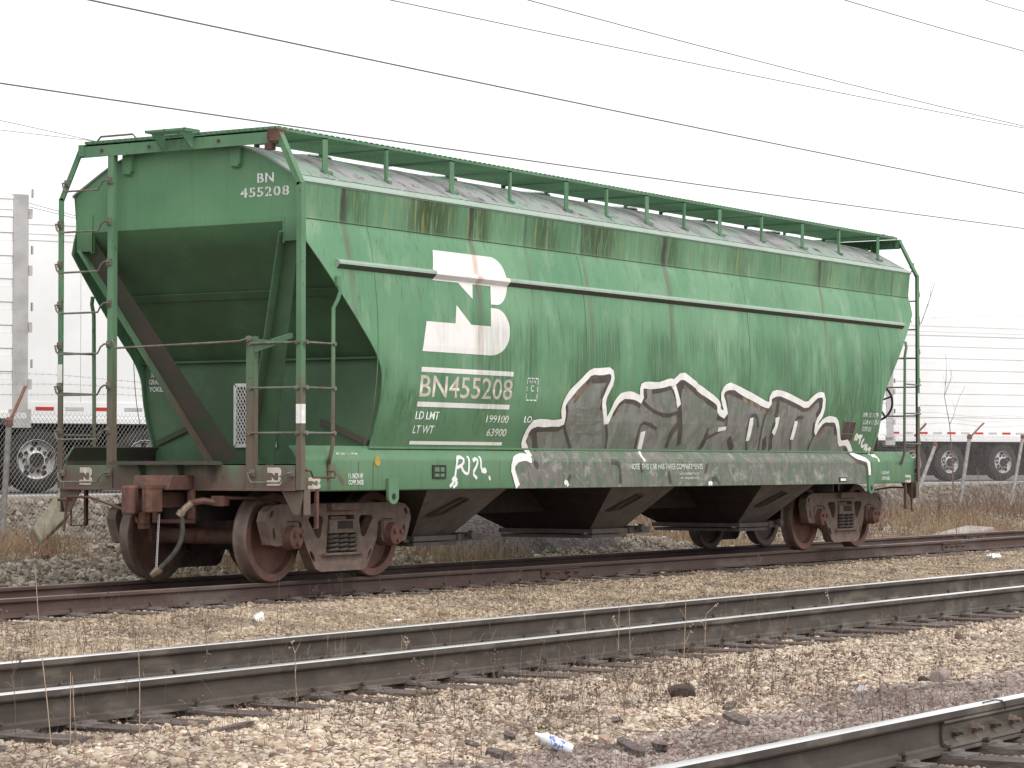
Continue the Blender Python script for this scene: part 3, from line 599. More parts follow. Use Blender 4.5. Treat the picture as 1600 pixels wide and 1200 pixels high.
# ---- everything at one end; xf turns it round for the other end
def end_of_car(xf, first):
    B = lambda: MB(xf)
    # end sheet: vertical panel under the roof arc, then the slope sheet and bulkhead
    m = B(); top = [(y*.985, z-.006) for y, z in rp if abs(y) < 1.46]; poly = [(-1.462,3.62)]+[(-1.475, 4.0)]+top+[(1.475, 4.0)]+[(1.462,3.62)]
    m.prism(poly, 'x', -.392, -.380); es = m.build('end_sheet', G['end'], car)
    m = B(); hw = lambda z: prof(z)-.016
    rg = []
    for t in np.linspace(0, 1, 12):
        z = 3.62+(2.30-3.62)*t; x = -.392+(.88+.392)*t; rg.append([(x, -hw(z), z), (x, hw(z), z), (x+.012, hw(z), z-.003), (x+.012, -hw(z), z-.003)])
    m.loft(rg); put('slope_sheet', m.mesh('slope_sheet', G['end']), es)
    m = B(); rg = []
    for z in np.linspace(1.20, 2.315, 10): h = (hw(z) if z > 1.37 else 1.43); rg.append([(.87,-h,z),(.87,h,z),(.882,h,z),(.882,-h,z)])
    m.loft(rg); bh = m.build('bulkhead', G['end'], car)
    m = B(); m.box((.80,-1.59,2.285),(.872,1.59,2.300)); put('bulkhead_flange', m.mesh('bulkhead_flange', G['end']), bh)
    for s in (1, -1):
        m = B(); m.beam((.84, s*1.40, 1.42), (.84, s*.80, 1.645), .012, .06, (0,0,1)); m.beam((.865, s*1.40, 1.42), (.865, s*.80, 1.645), .05, .012, (0,0,1)); put('bulkhead_stiffener', m.mesh('bulkhead_stiffener', G['brace']), bh)
    m = B(); m.prism([(.262,2.985),(.20,2.985),(.192,2.975),(.262,2.91)], 'y', -1.56, 1.56)
    m.v = [(p[0], p[1], p[2]) for p in m.v]; put('slope_angle', m.mesh('slope_angle', G['end']), es)
    # diagonal braces from the upper corners down to the centre of the bolster
    for s in (1, -1):
        m = B(); d = Vector((1.02, -s*1.07, -2.22)).normalized()
        p, q = Vector((-.36, s*1.33, 3.50)), Vector((.60, s*.235, 1.215))
        m.beam(p, q, .18, .012, (-1, 0, 0), .28)
        dd = (q-p).normalized(); r = dd.cross(Vector((-1,0,0))).normalized(); u = r.cross(dd).normalized()
        e = 1 if r.y > 0 else -1; m.beam(p+r*e*.092+u*.05, q+r*e*.142+u*.05, .012, .11, (-1,0,0))
        br = m.build('diagonal_brace', [G['brace'] if s == 1 else G['end'], G['frame']], car)
        for f_ in br.data.polygons:
            if f_.index >= 6: f_.material_index = 1
        m = B(); m.box((-.405, s*1.24, 3.42), (-.393, s*1.455, 3.80)); m.box((-.41, s*1.24, 3.40), (-.36, s*1.26, 3.66)); put('corner_gusset', m.mesh('corner_gusset', G['end']), es)
    for y in (.75, -.66):                                   # vent stubs under the roof end
        m = B(); m.box((-.44,y-.06,4.22),(-.39,y+.06,4.40)); m.prism([(-.445,4.26),(-.445,4.20),(-.42,4.185),(-.392,4.185),(-.392,4.26)], 'y', y-.045, y+.045); put('vent_stub', m.mesh('vent_stub', G['end']), es)
    # end sill, deck, walkway
    m = B(); m.box((-.545,-1.50,.955),(-.50,1.50,1.187)); m.box((-.56,-1.505,.932),(-.46,1.505,.957)); m.box((-.53,-1.495,1.175),(.87,1.495,1.186)); sl = m.build('end_sill', G['sill_end'], car, bevel=.004)
    m = B(); m.box((-.70,-.60,1.192),(-.55,.76,1.222))
    for k in range(22): m.box((-.695, -.58+.06*k, 1.222), (-.555, -.555+.06*k, 1.230))
    for y in (.4,-.1,-.5): m.prism([(-.68,1.19),(-.548,1.19),(-.548,1.04),(-.57,1.02)], 'y', y-.006, y+.006)
    m.build('end_walkway', G['brace'], car)
    # corner posts, bent in to the roof beam
    for s, x in ((1, 'long'), (-1, 'near')):
        m = B()
        m.beam((-.545, s*1.545, .945), (-.545, s*1.545, 3.98), .06, .012, (1,0,0)); m.beam((-.515, s*1.57, .945), (-.515, s*1.57, 3.98), .012, .075, (1,0,0))
        m.beam((-.545, s*1.545, 3.96), (-.545, s*1.27, 4.49), .06, .012, (1,0,0)); m.beam((-.515, s*1.568, 3.96), (-.515, s*1.293, 4.49), .012, .075, (1,0,0))
        cp = m.build('corner_post', G['frame'], car)
        m = B(); z0 = 2.05 if s == 1 else 1.60; m.box((-.553, s*1.516, z0), (-.551, s*1.579, z0+.19)); m.box((-.553, s*1.577, z0), (-.48, s*1.579, z0+.19)); put('reflector_patch', m.mesh('reflector_patch', G['plastic'], False), cp)
        m = B(); m.prism([(s*-1.56+s*1.56+s*1.46, .945),(s*1.582, .945),(s*1.52,.70),(s*1.45,.70),(s*1.30,.93)], 'x', -.50, -.485); m.box((-.50,s*1.57,.70),(-.40,s*1.582,.945)); put('step_gusset', m.mesh('step_gusset', G['frame']), cp)
    # full-height inner post of the far ladder and half-height one of the near ladder
    m = B(); m.beam((-.552, .865, .95), (-.552, .865, 4.44), .075, .012, (1,0,0)); m.beam((-.518, .833, .95), (-.518, .833, 4.44), .012, .06, (1,0,0)); m.build('ladder_post', G['frame'], car)
    m = B(); m.beam((-.552, -.945, .95), (-.552, -.945, 2.47), .085, .012, (1,0,0)); m.beam((-.518, -.99, .95), (-.518, -.99, 2.47), .012, .07, (1,0,0)); m.build('ladder_post', G['frame'], car)
    m = B(); m.prism([(-.99,2.30),(-.99,2.45),(-1.25,2.42),(-1.25,2.37),(-1.08,2.33)], 'x', -.55, -.54); m.beam((-.54,-1.2,2.41),(.0,-1.05,2.50),.03,.05); m.build('post_tie', G['frame'], car)
    # grab irons and ladder rungs
    def grab(y0, y1, z, drop=.045, out=.075, x=-.56):
        m = B(); m.tube([(x,y0,z+.05),(x-out,y0,z+.045),(x-out,y0-(.02 if y0>y1 else -.02),z-drop*.3),(x-out,y0-(.05 if y0>y1 else -.05),z-drop),(x-out,y1+(.09 if y0>y1 else -.09),z-drop),(x-out,y1+(.05 if y0>y1 else -.05),z+.02),(x-out,y1,z+.05),(x,y1,z+.05)], .0105, 7)
        for y in (y0, y1): m.box((x-.012,y-.03,z+.015),(x+.01,y+.03,z+.085)); m.lathe([(.012,-.02),(.012,0)], (x,y,z+.03), 'x', 6)
        o = m.build('grab_iron', G['iron'], car, smooth=True)
    for z in (4.08,3.655,3.235,2.81,2.385,1.96,1.50): grab(1.545 if z < 4 else 1.455, .875, z)
    grab(1.50, .875, 1.06); grab(-.98, -1.47, 1.06)
    for z in (2.40, 1.954, 1.507):
        m = B(); m.tube([(-.56,-.935,z),(-.56,-1.56,z)], .011, 7); m.tube([(-.53,-1.60,z),(.0,-1.60,z)], .011, 7)
        for y in (-.955,-1.535): m.lathe([(.022,-.012),(.022,.006)], (-.565,y,z), 'x', 8)
        for x in (-.50,-.03): m.lathe([(.022,-.012),(.022,.006)], (x,-1.607,z), 'y', 8)
        m.build('ladder_rung', G['iron'], car, smooth=True)
    m = B(); m.tube([(.03,-1.60,3.02),(.045,-1.62,2.93),(.02,-1.61,2.85),(-.03,-1.59,2.76),(-.03,-1.585,1.40),(-.05,-1.57,1.28),(-.04,-1.55,1.24),(-.01,-1.525,1.20),(-.01,-1.525,1.06)], .021, 8); m.box((0,-1.615,2.98),(.07,-1.592,3.08)); m.build('side_ladder_stile', G['frame'], car, smooth=True)
    m = B(); m.tube([(-.46,-1.51,1.135),(-.46,-1.59,1.135),(-.42,-1.60,1.13),(-.38,-1.60,1.065),(-.02,-1.60,1.065),(-.0,-1.60,1.09),(0,-1.58,1.125),(-.03,-1.51,1.13)], .0105, 7); m.build('side_grab_iron', G['rust'], car, smooth=True)
    # far side ladder (plain straight stile and rungs)
    m = B(); m.tube([(.02,1.60,2.98),(.03,1.62,2.90),(.04,1.60,2.78),(.04,1.585,1.36),(.03,1.53,1.20)], .021, 8); m.build('side_ladder_stile', G['frame'], car, smooth=True)
    for z in (2.365, 1.94, 1.50):
        m = B(); m.tube([(-.53,1.60,z),(.06,1.60,z)], .011, 7); m.build('ladder_rung', G['iron'], car, smooth=True)
    m = B(); m.tube([(-.56,.80,2.49),(-.60,.80,2.48),(-.63,.72,2.39),(-.63,-.86,2.42),(-.60,-.945,2.445),(-.55,-.95,2.45)], .0115, 7); m.lathe([(.03,-.05),(.03,0)],(-.55,-.95,2.445),'x',8); m.build('safety_rail', G['iron'], car, smooth=True)
    # roof beam, crossover platform and roof-end grab
    m = B(); m.box((-.56,-1.27,4.385),(-.545,1.27,4.515)); m.box((-.56,-1.27,4.50),(-.47,1.27,4.515)); rb_ = m.build('roof_beam', G['board'], car)
    m = B(); m.box((-.59,-1.30,4.40),(-.44,-1.18,4.525)); m.box((-.58,-1.22,4.32),(-.5,-1.14,4.385)); put('beam_bracket', m.mesh('beam_bracket', G['rust']), rb_)
    m = B(); m.box((-.575,1.22,4.40),(-.5,1.29,4.52)); put('beam_bracket', m.mesh('beam_bracket', G['board']), rb_)
    m = B()
    for k in range(8): m.box((-.80+.033*k,-.30,4.553),(-.792+.033*k,.21,4.575))
    for y in (-.30,-.045,.20): m.box((-.80,y,4.548),(-.55,y+.01,4.578))
    for y in (-.22,.15): m.prism([(-.78,4.55),(-.56,4.55),(-.56,4.40),(-.60,4.40)], 'y', y-.006, y+.006)
    m.build('crossover_platform', G['board'], car)
    m = B()
    for k in range(34): m.box((-.535, -1.24+.074*k, 4.530), (-.30, -1.234+.074*k, 4.554))
    for x in (-.535,-.42,-.31): m.box((x,-1.24,4.528),(x+.008,1.24,4.556))
    o = m.build('crossover_grating', G['board'], car); o['kind'] = 'stuff'
    m = B(); m.tube([(-.5,1.10,4.55),(-.5,1.05,4.60),(-.5,.62,4.60),(-.5,.57,4.55)], .011, 6); m.build('roof_grab', G['iron'], car)
    for y in (.35,-.55,.98): 
        m = B(); m.lathe([(.018,-.014),(.018,0)], (-.562,y,4.45), 'x', 8); put('beam_bolt', m.mesh('beam_bolt', G['rust']), rb_)
    # stirrup steps
    for s in (1, -1):
        m = B(); m.tube([(-.42,s*1.50,.95),(-.42,s*1.50,.555),(-.18,s*1.50,.555),(-.18,s*1.50,.95)], .012, 4); m.box((-.205,s*1.485,.56),(-.165,s*1.515,.95)); m.build('stirrup_step', G['rust'], car)
    # draft gear pocket and coupler
    m = B(); m.prism([(-.90,1.085),(-.545,1.085),(-.545,.94),(-.96,.94)], 'y', -.24, .24); m.box((-.60,-.26,.64),(-.545,-.19,.94)); m.box((-.60,.19,.64),(-.545,.26,.94)); m.box((-.60,-.26,.60),(-.545,.26,.64)); m.build('striker', G['rust'], car, bevel=.008)
    BC = lambda: MB(lambda p: xf((p[0]+.10, -p[1], p[2])))
    cp = BC(); cp.box((-1.02,-.075,.76),(-.50,.075,.92))
    cp.prism([(-1.02,-.10),(-1.02,.13),(-1.10,.20),(-1.30,.235),(-1.36,.215),(-1.33,.13),(-1.20,.09),(-1.15,-.02),(-1.18,-.12),(-1.14,-.17),(-1.06,-.17)], 'z', .72, .955); co = cp.build('coupler', G['rust'], car, bevel=.012)
    m = BC(); m.prism([(-1.12,-.175),(-1.13,-.06),(-1.22,-.015),(-1.30,.02),(-1.345,-.02),(-1.345,-.10),(-1.30,-.155),(-1.22,-.185)], 'z', .70, .985); m.build('knuckle', G['redrust'], co, bevel=.02)
    m = BC(); m.prism([(-1.36,.215),(-1.30,.24),(-1.05,.19),(-1.0,.12),(-1.12,.11),(-1.24,.13),(-1.335,.14)], 'z', .955, .99); m.box((-1.20,-.05,.955),(-1.02,.08,.985)); put('coupler_cap', m.mesh('coupler_cap', G['rust']), co)
    for z in (.775,.85):
        m = BC(); m.box((-1.09,-.175,z),(-1.05,-.168,z+.05)); put('coupler_window', m.mesh('coupler_window', G['dark']), co)
    m = BC(); m.box((-1.20,-.03,.60),(-1.10,.05,.72)); m.box((-1.17,-.06,.55),(-1.06,.02,.62)); m.build('lock_lifter', G['rust'], co, bevel=.012)
    # cut lever
    m = B(); m.tube([(-.62,1.42,.50),(-.60,1.40,.83),(-.62,1.36,.86),(-.66,1.05,.86),(-.80,.80,.83),(-1.05,.10,.70),(-1.12,.02,.62)], .013, 7); m.tube([(-.60,1.52,.83),(-.60,1.33,.83)], .016, 6); m.build('cut_lever', G['rust'], car, smooth=True)
    # train line hose with gladhand and support chain
    m = B(); m.tube([(-.52,-.60,.80),(-.66,-.44,.83),(-.72,-.34,.81)], .034, 8); m.box((-.60,-.62,.78),(-.46,-.50,.88)); m.tube([(-.58,-.52,.86),(-.3,-.8,.86),(.0,-.85,.80)], .018, 6); ap = m.build('angle_cock', G['rust'], car, smooth=True)
    m = B(); m.tube([(-.72,-.35,.81),(-.78,-.28,.73)], .036, 8); m.tube([(-.78,-.28,.73),(-.80,-.255,.68)], .044, 8); m.tube([(-.98,-.155,.16),(-.99,-.13,.125)], .040, 8); m.tube([(-.98,-.145,.15),(-1.0,-.07,.09)], .048, 8, .03); put('hose_fitting', m.mesh('hose_fitting', G['brass'], True), ap)
    pts = [Vector((-.79,-.27,.71)).lerp(Vector((-.98,-.15,.155)), t)+Vector((.03,-.10,-.02))*math.sin(math.pi*t) for t in np.linspace(0,1,14)]
    m = B(); m.tube(pts, .025, 10); m.build('air_hose', G['hose'], car, smooth=True)
    m = B()
    for k in range(18):
        t = k/17; p = Vector((-.88,-.06,.68)).lerp(Vector((-.99,-.12,.17)), t); m.tube([p+Vector((0,.008,.018)), p+Vector((0,-.008,.018)), p+Vector((0,-.008,-.018)), p+Vector((0,.008,-.018))], .004, 4, None, True)
    m.build('hose_chain', G['silver'], car)
    # jacking lugs on the sill near this end
    for s in (-1, 1):
        m = B(); m.prism([(1.01,1.05),(1.20,1.05)]+[(1.105+.095*math.cos(a), .86+.075*math.sin(a)) for a in np.linspace(0, -math.pi, 9)], 'y', s*1.515, s*1.545); o = m.build('tow_lug', G['green'], car)
        m = B(); m.lathe([(.034,-.019),(.034,.019)], (1.105, s*1.53, .865), 'y', 14); put('lug_hole', m.mesh('lug_hole', G['dark']), o)
end_of_car(lambda p: p, True)
end_of_car(R180, False)
# extra full-height rungs above the half ladder are only on the ladder corners; hand brake at the far end
BRY = float(inv(1368, 604, 'x', LW+.66)[1])+.0
m = MB(); c = (LW+.66, BRY, 2.12); pts = [(c[0], c[1]+.27*math.cos(a), c[2]+.27*math.sin(a)) for a in np.linspace(0, 2*math.pi, 29)[:-1]]; m.tube(pts, .017, 7, None, True)
for k in range(5):
    a = 2*math.pi*k/5+.3; m.tube([c, (c[0], c[1]+.27*math.cos(a), c[2]+.27*math.sin(a))], .013, 6)
m.lathe([(.06,-.08),(.06,.02)], c, 'x', 12); o = m.build('brake_wheel', G['dark'], car, smooth=True)
m = MB(); m.box((LW+.55,BRY-.02,2.0),(LW+.62,BRY+.22,2.3)); put('brake_housing', m.mesh('brake_housing', G['frame']), o)

# ---- underframe: centre sill, three hopper bays with sliding gates
m = MB(); m.box((-.50,-.19,.62),(LW+.50,.19,.93)); m.build('centre_sill', G['dark'], car)
m = MB(); m.box((.87,-1.40,.93),(LW-.87,1.40,.96)); m.build('shear_plate', G['dark'], car)
for x0, x1, bx0, bx1 in ((1.95, 3.55, 2.8, 3.6), (5.9, 7.5, 6.72, 7.55), (9.9, 11.5, 10.7, 11.5)):
    xc = (x0+x1)/2
    top = [(x0,-1.40,.93),(x1,-1.40,.93),(x1,1.40,.93),(x0,1.40,.93)]; bot = [(bx0,-.62,.40),(bx1,-.62,.40),(bx1,.62,.40),(bx0,.62,.40)]
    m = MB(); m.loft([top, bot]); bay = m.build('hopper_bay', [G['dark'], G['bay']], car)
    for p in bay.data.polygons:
        if abs(p.normal.y) > 0.5: p.material_index = 1  # light and shade put into colour: lit side faces, shaded end faces
    m = MB(); m.box((bx0-.05,-.68,.345),(bx1+.05,.68,.40)); m.box((bx0-.02,-.66,.29),(bx1+.02,.66,.33)); put('outlet_frame', m.mesh('outlet_frame', G['bay']), bay)
    m = MB(); m.box((bx0-.15,-.62,.335),(bx0+.9,-.585,.365)); m.tube([(bx1+.18,-.80,.40),(bx1+.18,.80,.40)], .025, 8); m.lathe([(.05,-.03),(.05,.03)], (bx1+.18,-.78,.40), 'y', 10); m.box((bx1+.02,-.70,.33),(bx1+.55,-.66,.41)); put('gate_shaft', m.mesh('gate_shaft', G['bay'], True), bay)
    m = MB(); f = lambda x, t: (x, -1.40+.78*t-.012, .93-.53*t-.008)
    m.tube([f(xc-.20,.55), f(xc+.05,.18), f(xc+.22,.20), f(xc+.05,.50)], .018, 5, None, True); put('vibrator_bracket', m.mesh('vibrator_bracket', G['dark']), bay)

# ---- bogies
SF_OUT = [(-1.05,.795),(-1.18,.775),(-1.26,.72),(-1.29,.63),(-1.25,.52),(-1.20,.39),(-1.10,.372),(-1.02,.38),(-1.01,.46),(-.985,.60),(-.93,.622),(-.74,.622),(-.67,.59),(-.645,.42),(-.60,.34),(-.46,.13),(-.38,.095)]
SF_WIN = [(-.23,.672),(.23,.672),(.245,.50),(.275,.30),(.255,.272),(-.255,.272),(-.275,.30),(-.245,.50)]
SF_TEAR = [(-.55,.665),(-.36,.668),(-.325,.645),(-.32,.60),(-.355,.47),(-.385,.437),(-.425,.445),(-.52,.56),(-.575,.63)]
def side_frame(bx, s):
    """cast truss frame: outline with window, teardrop and slot openings, extruded with rounded edges"""
    mir = lambda P: [(-x, z) for x, z in P[::-1]]
    ell = lambda cx, cz, a, b, t: [(cx+a*math.cos(q)*math.cos(t)-b*math.sin(q)*math.sin(t), cz+a*math.cos(q)*math.sin(t)+b*math.sin(q)*math.cos(t)) for q in np.linspace(0, 2*math.pi, 15)[:-1]]
    slots = [ell(-1.19,.70,.045,.022,.9), ell(-1.15,.50,.062,.022,-1.35), ell(-.545,.36,.0,.0,0)][:2]+[ell(-.505,.255,.07,.024,-.96)]
    loops = [SF_OUT+mir(SF_OUT), SF_WIN, SF_TEAR, mir(SF_TEAR)]+slots+[mir(q) for q in slots]
    tri = tessellate_polygon([[Vector((x, z, 0)) for x, z in P] for P in loops]); flat = [p for P in loops for p in P]; n_ = len(flat)
    yo = lambda x, z, e: -s*(.975+e*.058*(1+.5*max(0, 1-abs(x)/.6)*max(0, .5-z)/.4))
    vs = [(bx+x, yo(x, z, 1), z) for x, z in flat]+[(bx+x, yo(x, z, -1), z) for x, z in flat]
    fs = [tuple(t) for t in tri]+[tuple(q+n_ for q in t[::-1]) for t in tri]; k0 = 0
    for P in loops:
        L_ = len(P); fs += [(k0+k, k0+(k+1) % L_, n_+k0+(k+1) % L_, n_+k0+k) for k in range(L_)]; k0 += L_
    m = MB(); m.add(vs, fs)
    m.prism([(bx-.34,.285),(bx+.34,.285),(bx+.37,.262),(bx-.37,.262)], 'y', -s*.87, -s*1.085)
    return m.build('side_frame', G['frameiron'], None, smooth=True, bevel=.011)
WHEEL_PROF = [(.11,-.075),(.125,-.02),(.30,.012),(.365,.005),(.372,-.065),(.448,-.068),(.454,-.058),(.458,-.0),(.462,.045),(.470,.058),(.484,.066),(.484,.078),(.470,.085),(.42,.083),(.385,.075),(.375,.045),(.31,.035),(.125,.055),(.11,.09)]
def bogie(bx):
    m = MB(); m.box((bx-.17,-.88,.50),(bx+.17,.88,.72)); m.box((bx-.14,-1.0,.48),(bx+.14,1.0,.66)); m.lathe([(.30,.0),(.30,.10)], (bx,0,.68), 'z', 20); m.box((bx-.25,-1.10,.72),(bx+.25,1.10,.80))
    bo = m.build('bogie', G['frameiron'], car, bevel=.01)
    for s in (1, -1):
        f = side_frame(bx, s); f.parent = bo; f.location = -wloc(bo)
        m = MB(); m.box((bx-.235,-s*.88,.505),(bx+.235,-s*1.06,.625)); m.box((bx-.25,-s*.88,.485),(bx+.25,-s*1.07,.51)); o = m.build('bolster_end', G['frameiron'], bo, bevel=.008)
        m = MB(); m.box((bx-.10,-s*1.061,.53),(bx+.17,-s*1.064,.61)); o = m.build('bolster_pocket', G['dark'], bo)
        for ix in (-.165, 0, .165):
            for iy in (.93, 1.03):
                pts = [(bx+ix+.068*math.cos(a), -s*iy+.068*math.sin(a)*.8, .285+.205*a/(2*math.pi*4.5)) for a in np.linspace(0, 2*math.pi*4.5, 64)]
                m = MB(); m.tube(pts, .0185, 6); m.build('spring', G['spring'], bo, smooth=True)
        m = MB(); m.box((bx-.24,-s*.88,.28),(bx+.24,-s*.885,.50)); m.build('spring_backing', G['dark'], bo)
        m = MB(); m.box((bx-.9,-s*.50,.42),(bx+.9,-s*.46,.50)) if s == 1 else m.box((bx-.9,-s*.50,.44),(bx+.9,-s*.46,.48)); m.build('brake_rod', G['dark'], bo)
    for ax in (bx-.889, bx+.889):
        m = MB(); m.lathe([(.085,-.95),(.085,-.72),(.10,-.70),(.082,-.5),(.082,.5),(.10,.70),(.085,.72),(.085,.95)], (ax,0,.4572), 'y', 18); m.lathe([(.086,-.0),(.0865,.03)], (ax,.12,.4572), 'y', 18); m.build('axle', G['rust'], bo, smooth=True)
        for s in (1, -1):
            m = MB(); m.lathe([(r*.4572/.458, -s*.755+s*t*1.0) for r, t in WHEEL_PROF], (ax,0,.4572), 'y', 48)
            o = m.build('wheel', [G['wheel'], G['tread']], bo, smooth=True)
            for p in o.data.polygons:
                c = p.center; rr = math.hypot(c[0]-ax, c[2]-.4572)
                if rr > .43: p.material_index = 1
            m = MB(); m.box((ax-.14,-s*.93,.47),(ax+.14,-s*1.05,.605)); m.prism([(ax-.155,.615),(ax+.155,.615),(ax+.15,.42),(ax+.11,.375),(ax-.11,.375),(ax-.15,.42)], 'y', -s*.92, -s*1.035); m.build('bearing_adapter', G['frameiron'], bo, bevel=.01)
            m = MB(); m.lathe([(.125,-s*.90),(.125,-s*1.07),(.115,-s*1.085),(.115,-s*1.12),(.09,-s*1.135),(.045,-s*1.138)], (ax,0,.4572), 'y', 24); o = m.build('bearing_cap', G['redrust'], bo, smooth=True)
            for k in range(3):
                a = 2*math.pi*k/3+.5; m = MB(); m.lathe([(.026,-s*1.13),(.026,-s*1.162)], (ax+.062*math.cos(a),0,.4572+.062*math.sin(a)), 'y', 6); m.build('cap_bolt', G['redrust'], bo)
        m = MB(); m.box((ax-.06 if ax > bx else ax-.0,-.70,.30),(ax+.0 if ax > bx else ax+.06,.70,.38)) ; m.v = [(p[0]+(-.55 if ax > bx else .55), p[1], p[2]) for p in m.v]; m.build('brake_beam', G['dark'], bo)
    return bo
bogie(.889); bogie(LW-.889)
# ------------------------------------------------------------------ lettering, logo and graffiti, thin paint films laid on the sheets
def text_mesh(txt, stencil=0.0, bold=0.0):
    """outline of a string as a bmesh in the xy plane"""
    out = bmesh.new(); adv = 0.0
    for ch in ([txt] if not stencil else list(txt)):
        if ch == ' ': adv += 0.35; continue
        cu = bpy.data.curves.new('t', 'FONT'); cu.body = ch; cu.offset = bold; cu.resolution_u = 3; cu.fill_mode = 'BOTH' if False else 'FRONT'
        ob = bpy.data.objects.new('t', cu); COL.objects.link(ob); dg = bpy.context.evaluated_depsgraph_get()
        me = bpy.data.meshes.new_from_object(ob.evaluated_get(dg)); bm = bmesh.new(); bm.from_mesh(me)
        x0 = min(v.co.x for v in bm.verts); x1 = max(v.co.x for v in bm.verts)
        if stencil and ch in 'BN0245869':
            c = x0+(x1-x0)*(0.36 if ch in 'BN' else 0.5); h = stencil*(x1-x0)/2
            for q in (c-h, c+h): bmesh.ops.bisect_plane(bm, geom=bm.verts[:]+bm.edges[:]+bm.faces[:], plane_co=(q,0,0), plane_no=(1,0,0))
            bmesh.ops.delete(bm, geom=[f for f in bm.faces if c-h < f.calc_center_median().x < c+h], context='FACES')
        for v in bm.verts: v.co.x += adv-x0 if stencil else 0
        adv += (x1-x0)+0.11
        tmp = bpy.data.meshes.new('t'); bm.to_mesh(tmp); out.from_mesh(tmp); bm.free()
        bpy.data.objects.remove(ob); bpy.data.curves.remove(cu); bpy.data.meshes.remove(me); bpy.data.meshes.remove(tmp)
    return out
def fit(bm, x0, x1, z0, z1):
    xs_ = [v.co.x for v in bm.verts]; ys_ = [v.co.y for v in bm.verts]; a, b, c, d = min(xs_), max(xs_), min(ys_), max(ys_)
    for v in bm.verts: v.co = Vector((x0+(v.co.x-a)/(b-a)*(x1-x0), z0+(v.co.y-c)/(d-c)*(z1-z0), 0))
    return bm
ZCUT = sorted(set([z for z, _ in SP]+[z for z, _ in RIBP]+list(np.arange(1.4, 3.64, .06))))
def drape(bm, off, name, mat, parent, pf=None, xy=None):
    """(x, z) drawing to a film on the near side of the car"""
    pf = pf or ribprof
    bmesh.ops.triangulate(bm, faces=bm.faces[:])
    zs = [v.co.y for v in bm.verts]
    for z in ZCUT:
        if min(zs) < z < max(zs): bmesh.ops.bisect_plane(bm, geom=bm.verts[:]+bm.edges[:]+bm.faces[:], plane_co=(0,z,0), plane_no=(0,1,0))
    for v in bm.verts:
        x, z = v.co.x, v.co.y; v.co = Vector((x, -(pf(z)+off+v.co.z), z))
    for f in bm.faces:
        f.normal_update()
        if f.normal.y > 0: f.normal_flip()
    me = bpy.data.meshes.new(name); bm.to_mesh(me); bm.free(); me.materials.append(mat); return put(name, me, parent)
def on_side(u, v, pf=None):
    """photo pixel to (x, z) on the near side surface"""
    pf = pf or prof; y = -1.5
    for _ in range(8): p = inv(u, v, 'y', y); y = -pf(float(p[2]))
    return float(p[0]), float(p[2])
def poly_bm(pts):
    bm = bmesh.new(); f = bm.faces.new([bm.verts.new((x, z, 0)) for x, z in pts]); bmesh.ops.triangulate(bm, faces=[f]); return bm
def smooth_line(pts, it=2):
    for _ in range(it):
        q = [pts[0]]
        for a, b in zip(pts[:-1], pts[1:]): q += [(a[0]*.75+b[0]*.25, a[1]*.75+b[1]*.25), (a[0]*.25+b[0]*.75, a[1]*.25+b[1]*.75)]
        pts = q+[pts[-1]]
    return pts
def stroke_bm(pts, wid, it=1, jit=0.12, seed=1):
    r = random.Random(seed); pts = smooth_line(pts, it); bm = bmesh.new(); L_, R_ = [], []
    for k, p in enumerate(pts):
        a = pts[max(0, k-1)]; b = pts[min(len(pts)-1, k+1)]; dx, dz = b[0]-a[0], b[1]-a[1]; l = math.hypot(dx, dz) or 1
        w_ = wid/2*(1+r.uniform(-jit, jit)); nx_, nz_ = -dz/l*w_, dx/l*w_
        L_.append(bm.verts.new((p[0]+nx_, p[1]+nz_, k*2.2e-5+seed*1.3e-5))); R_.append(bm.verts.new((p[0]-nx_, p[1]-nz_, k*2.2e-5+seed*1.3e-5)))
    for k in range(len(pts)-1):
        bm.faces.new((L_[k], L_[k+1], R_[k+1], R_[k]))
    return bm
def rect(x0, x1, z0, z1): return poly_bm([(x0,z0),(x1,z0),(x1,z1),(x0,z1)])
SD = sides[1]
def side_text(txt, u0, v0, u1, h, mat, name='lettering', off=.003, bold=.0, parent=None, stencil=0):
    """v0 = pixel row of the baseline at the left end, h = letter height in metres"""
    a = on_side(u0, v0); b = on_side(u1, v0+(u1-u0)*0.02); return drape(fit(text_mesh(txt, stencil, bold), a[0], b[0], a[1], a[1]+h), off, name, mat, parent or SD)
# big logo (x, z) drawn from its true proportions: slab, notch diagonals and rounded right ends
def arc(cx, cz, rx, rz, a0, a1, n=10): return [(cx+rx*math.cos(math.radians(a0+(a1-a0)*k/n)), cz+rz*math.sin(math.radians(a0+(a1-a0)*k/n))) for k in range(n+1)]
zoom = lambda P, ox, oy, sc: [on_side(ox+x/sc, oy+y/sc) for x, y in P]
LX0, LX1 = 1.70, 3.29
LOGO1 = [(1.735,3.475),(2.93,3.475)]+arc(2.93,3.225,.345,.25,90,0,8)[1:]+arc(3.02,3.20,.255,.255,0,-90,8)[1:]+[(2.90,2.945),(2.90,3.147),(2.53,3.147),(2.53,2.985),(2.235,3.147),(1.735,3.147)]
LOGO2 = [(1.675,2.385),(2.93,2.385)]+arc(2.93,2.645,.335,.26,-90,0,8)[1:]+arc(3.0,2.66,.265,.245,0,90,8)[1:]+[(2.90,2.905),(2.90,2.703),(2.52,2.703),(2.215,2.905),(2.215,2.703),(1.675,2.703)]
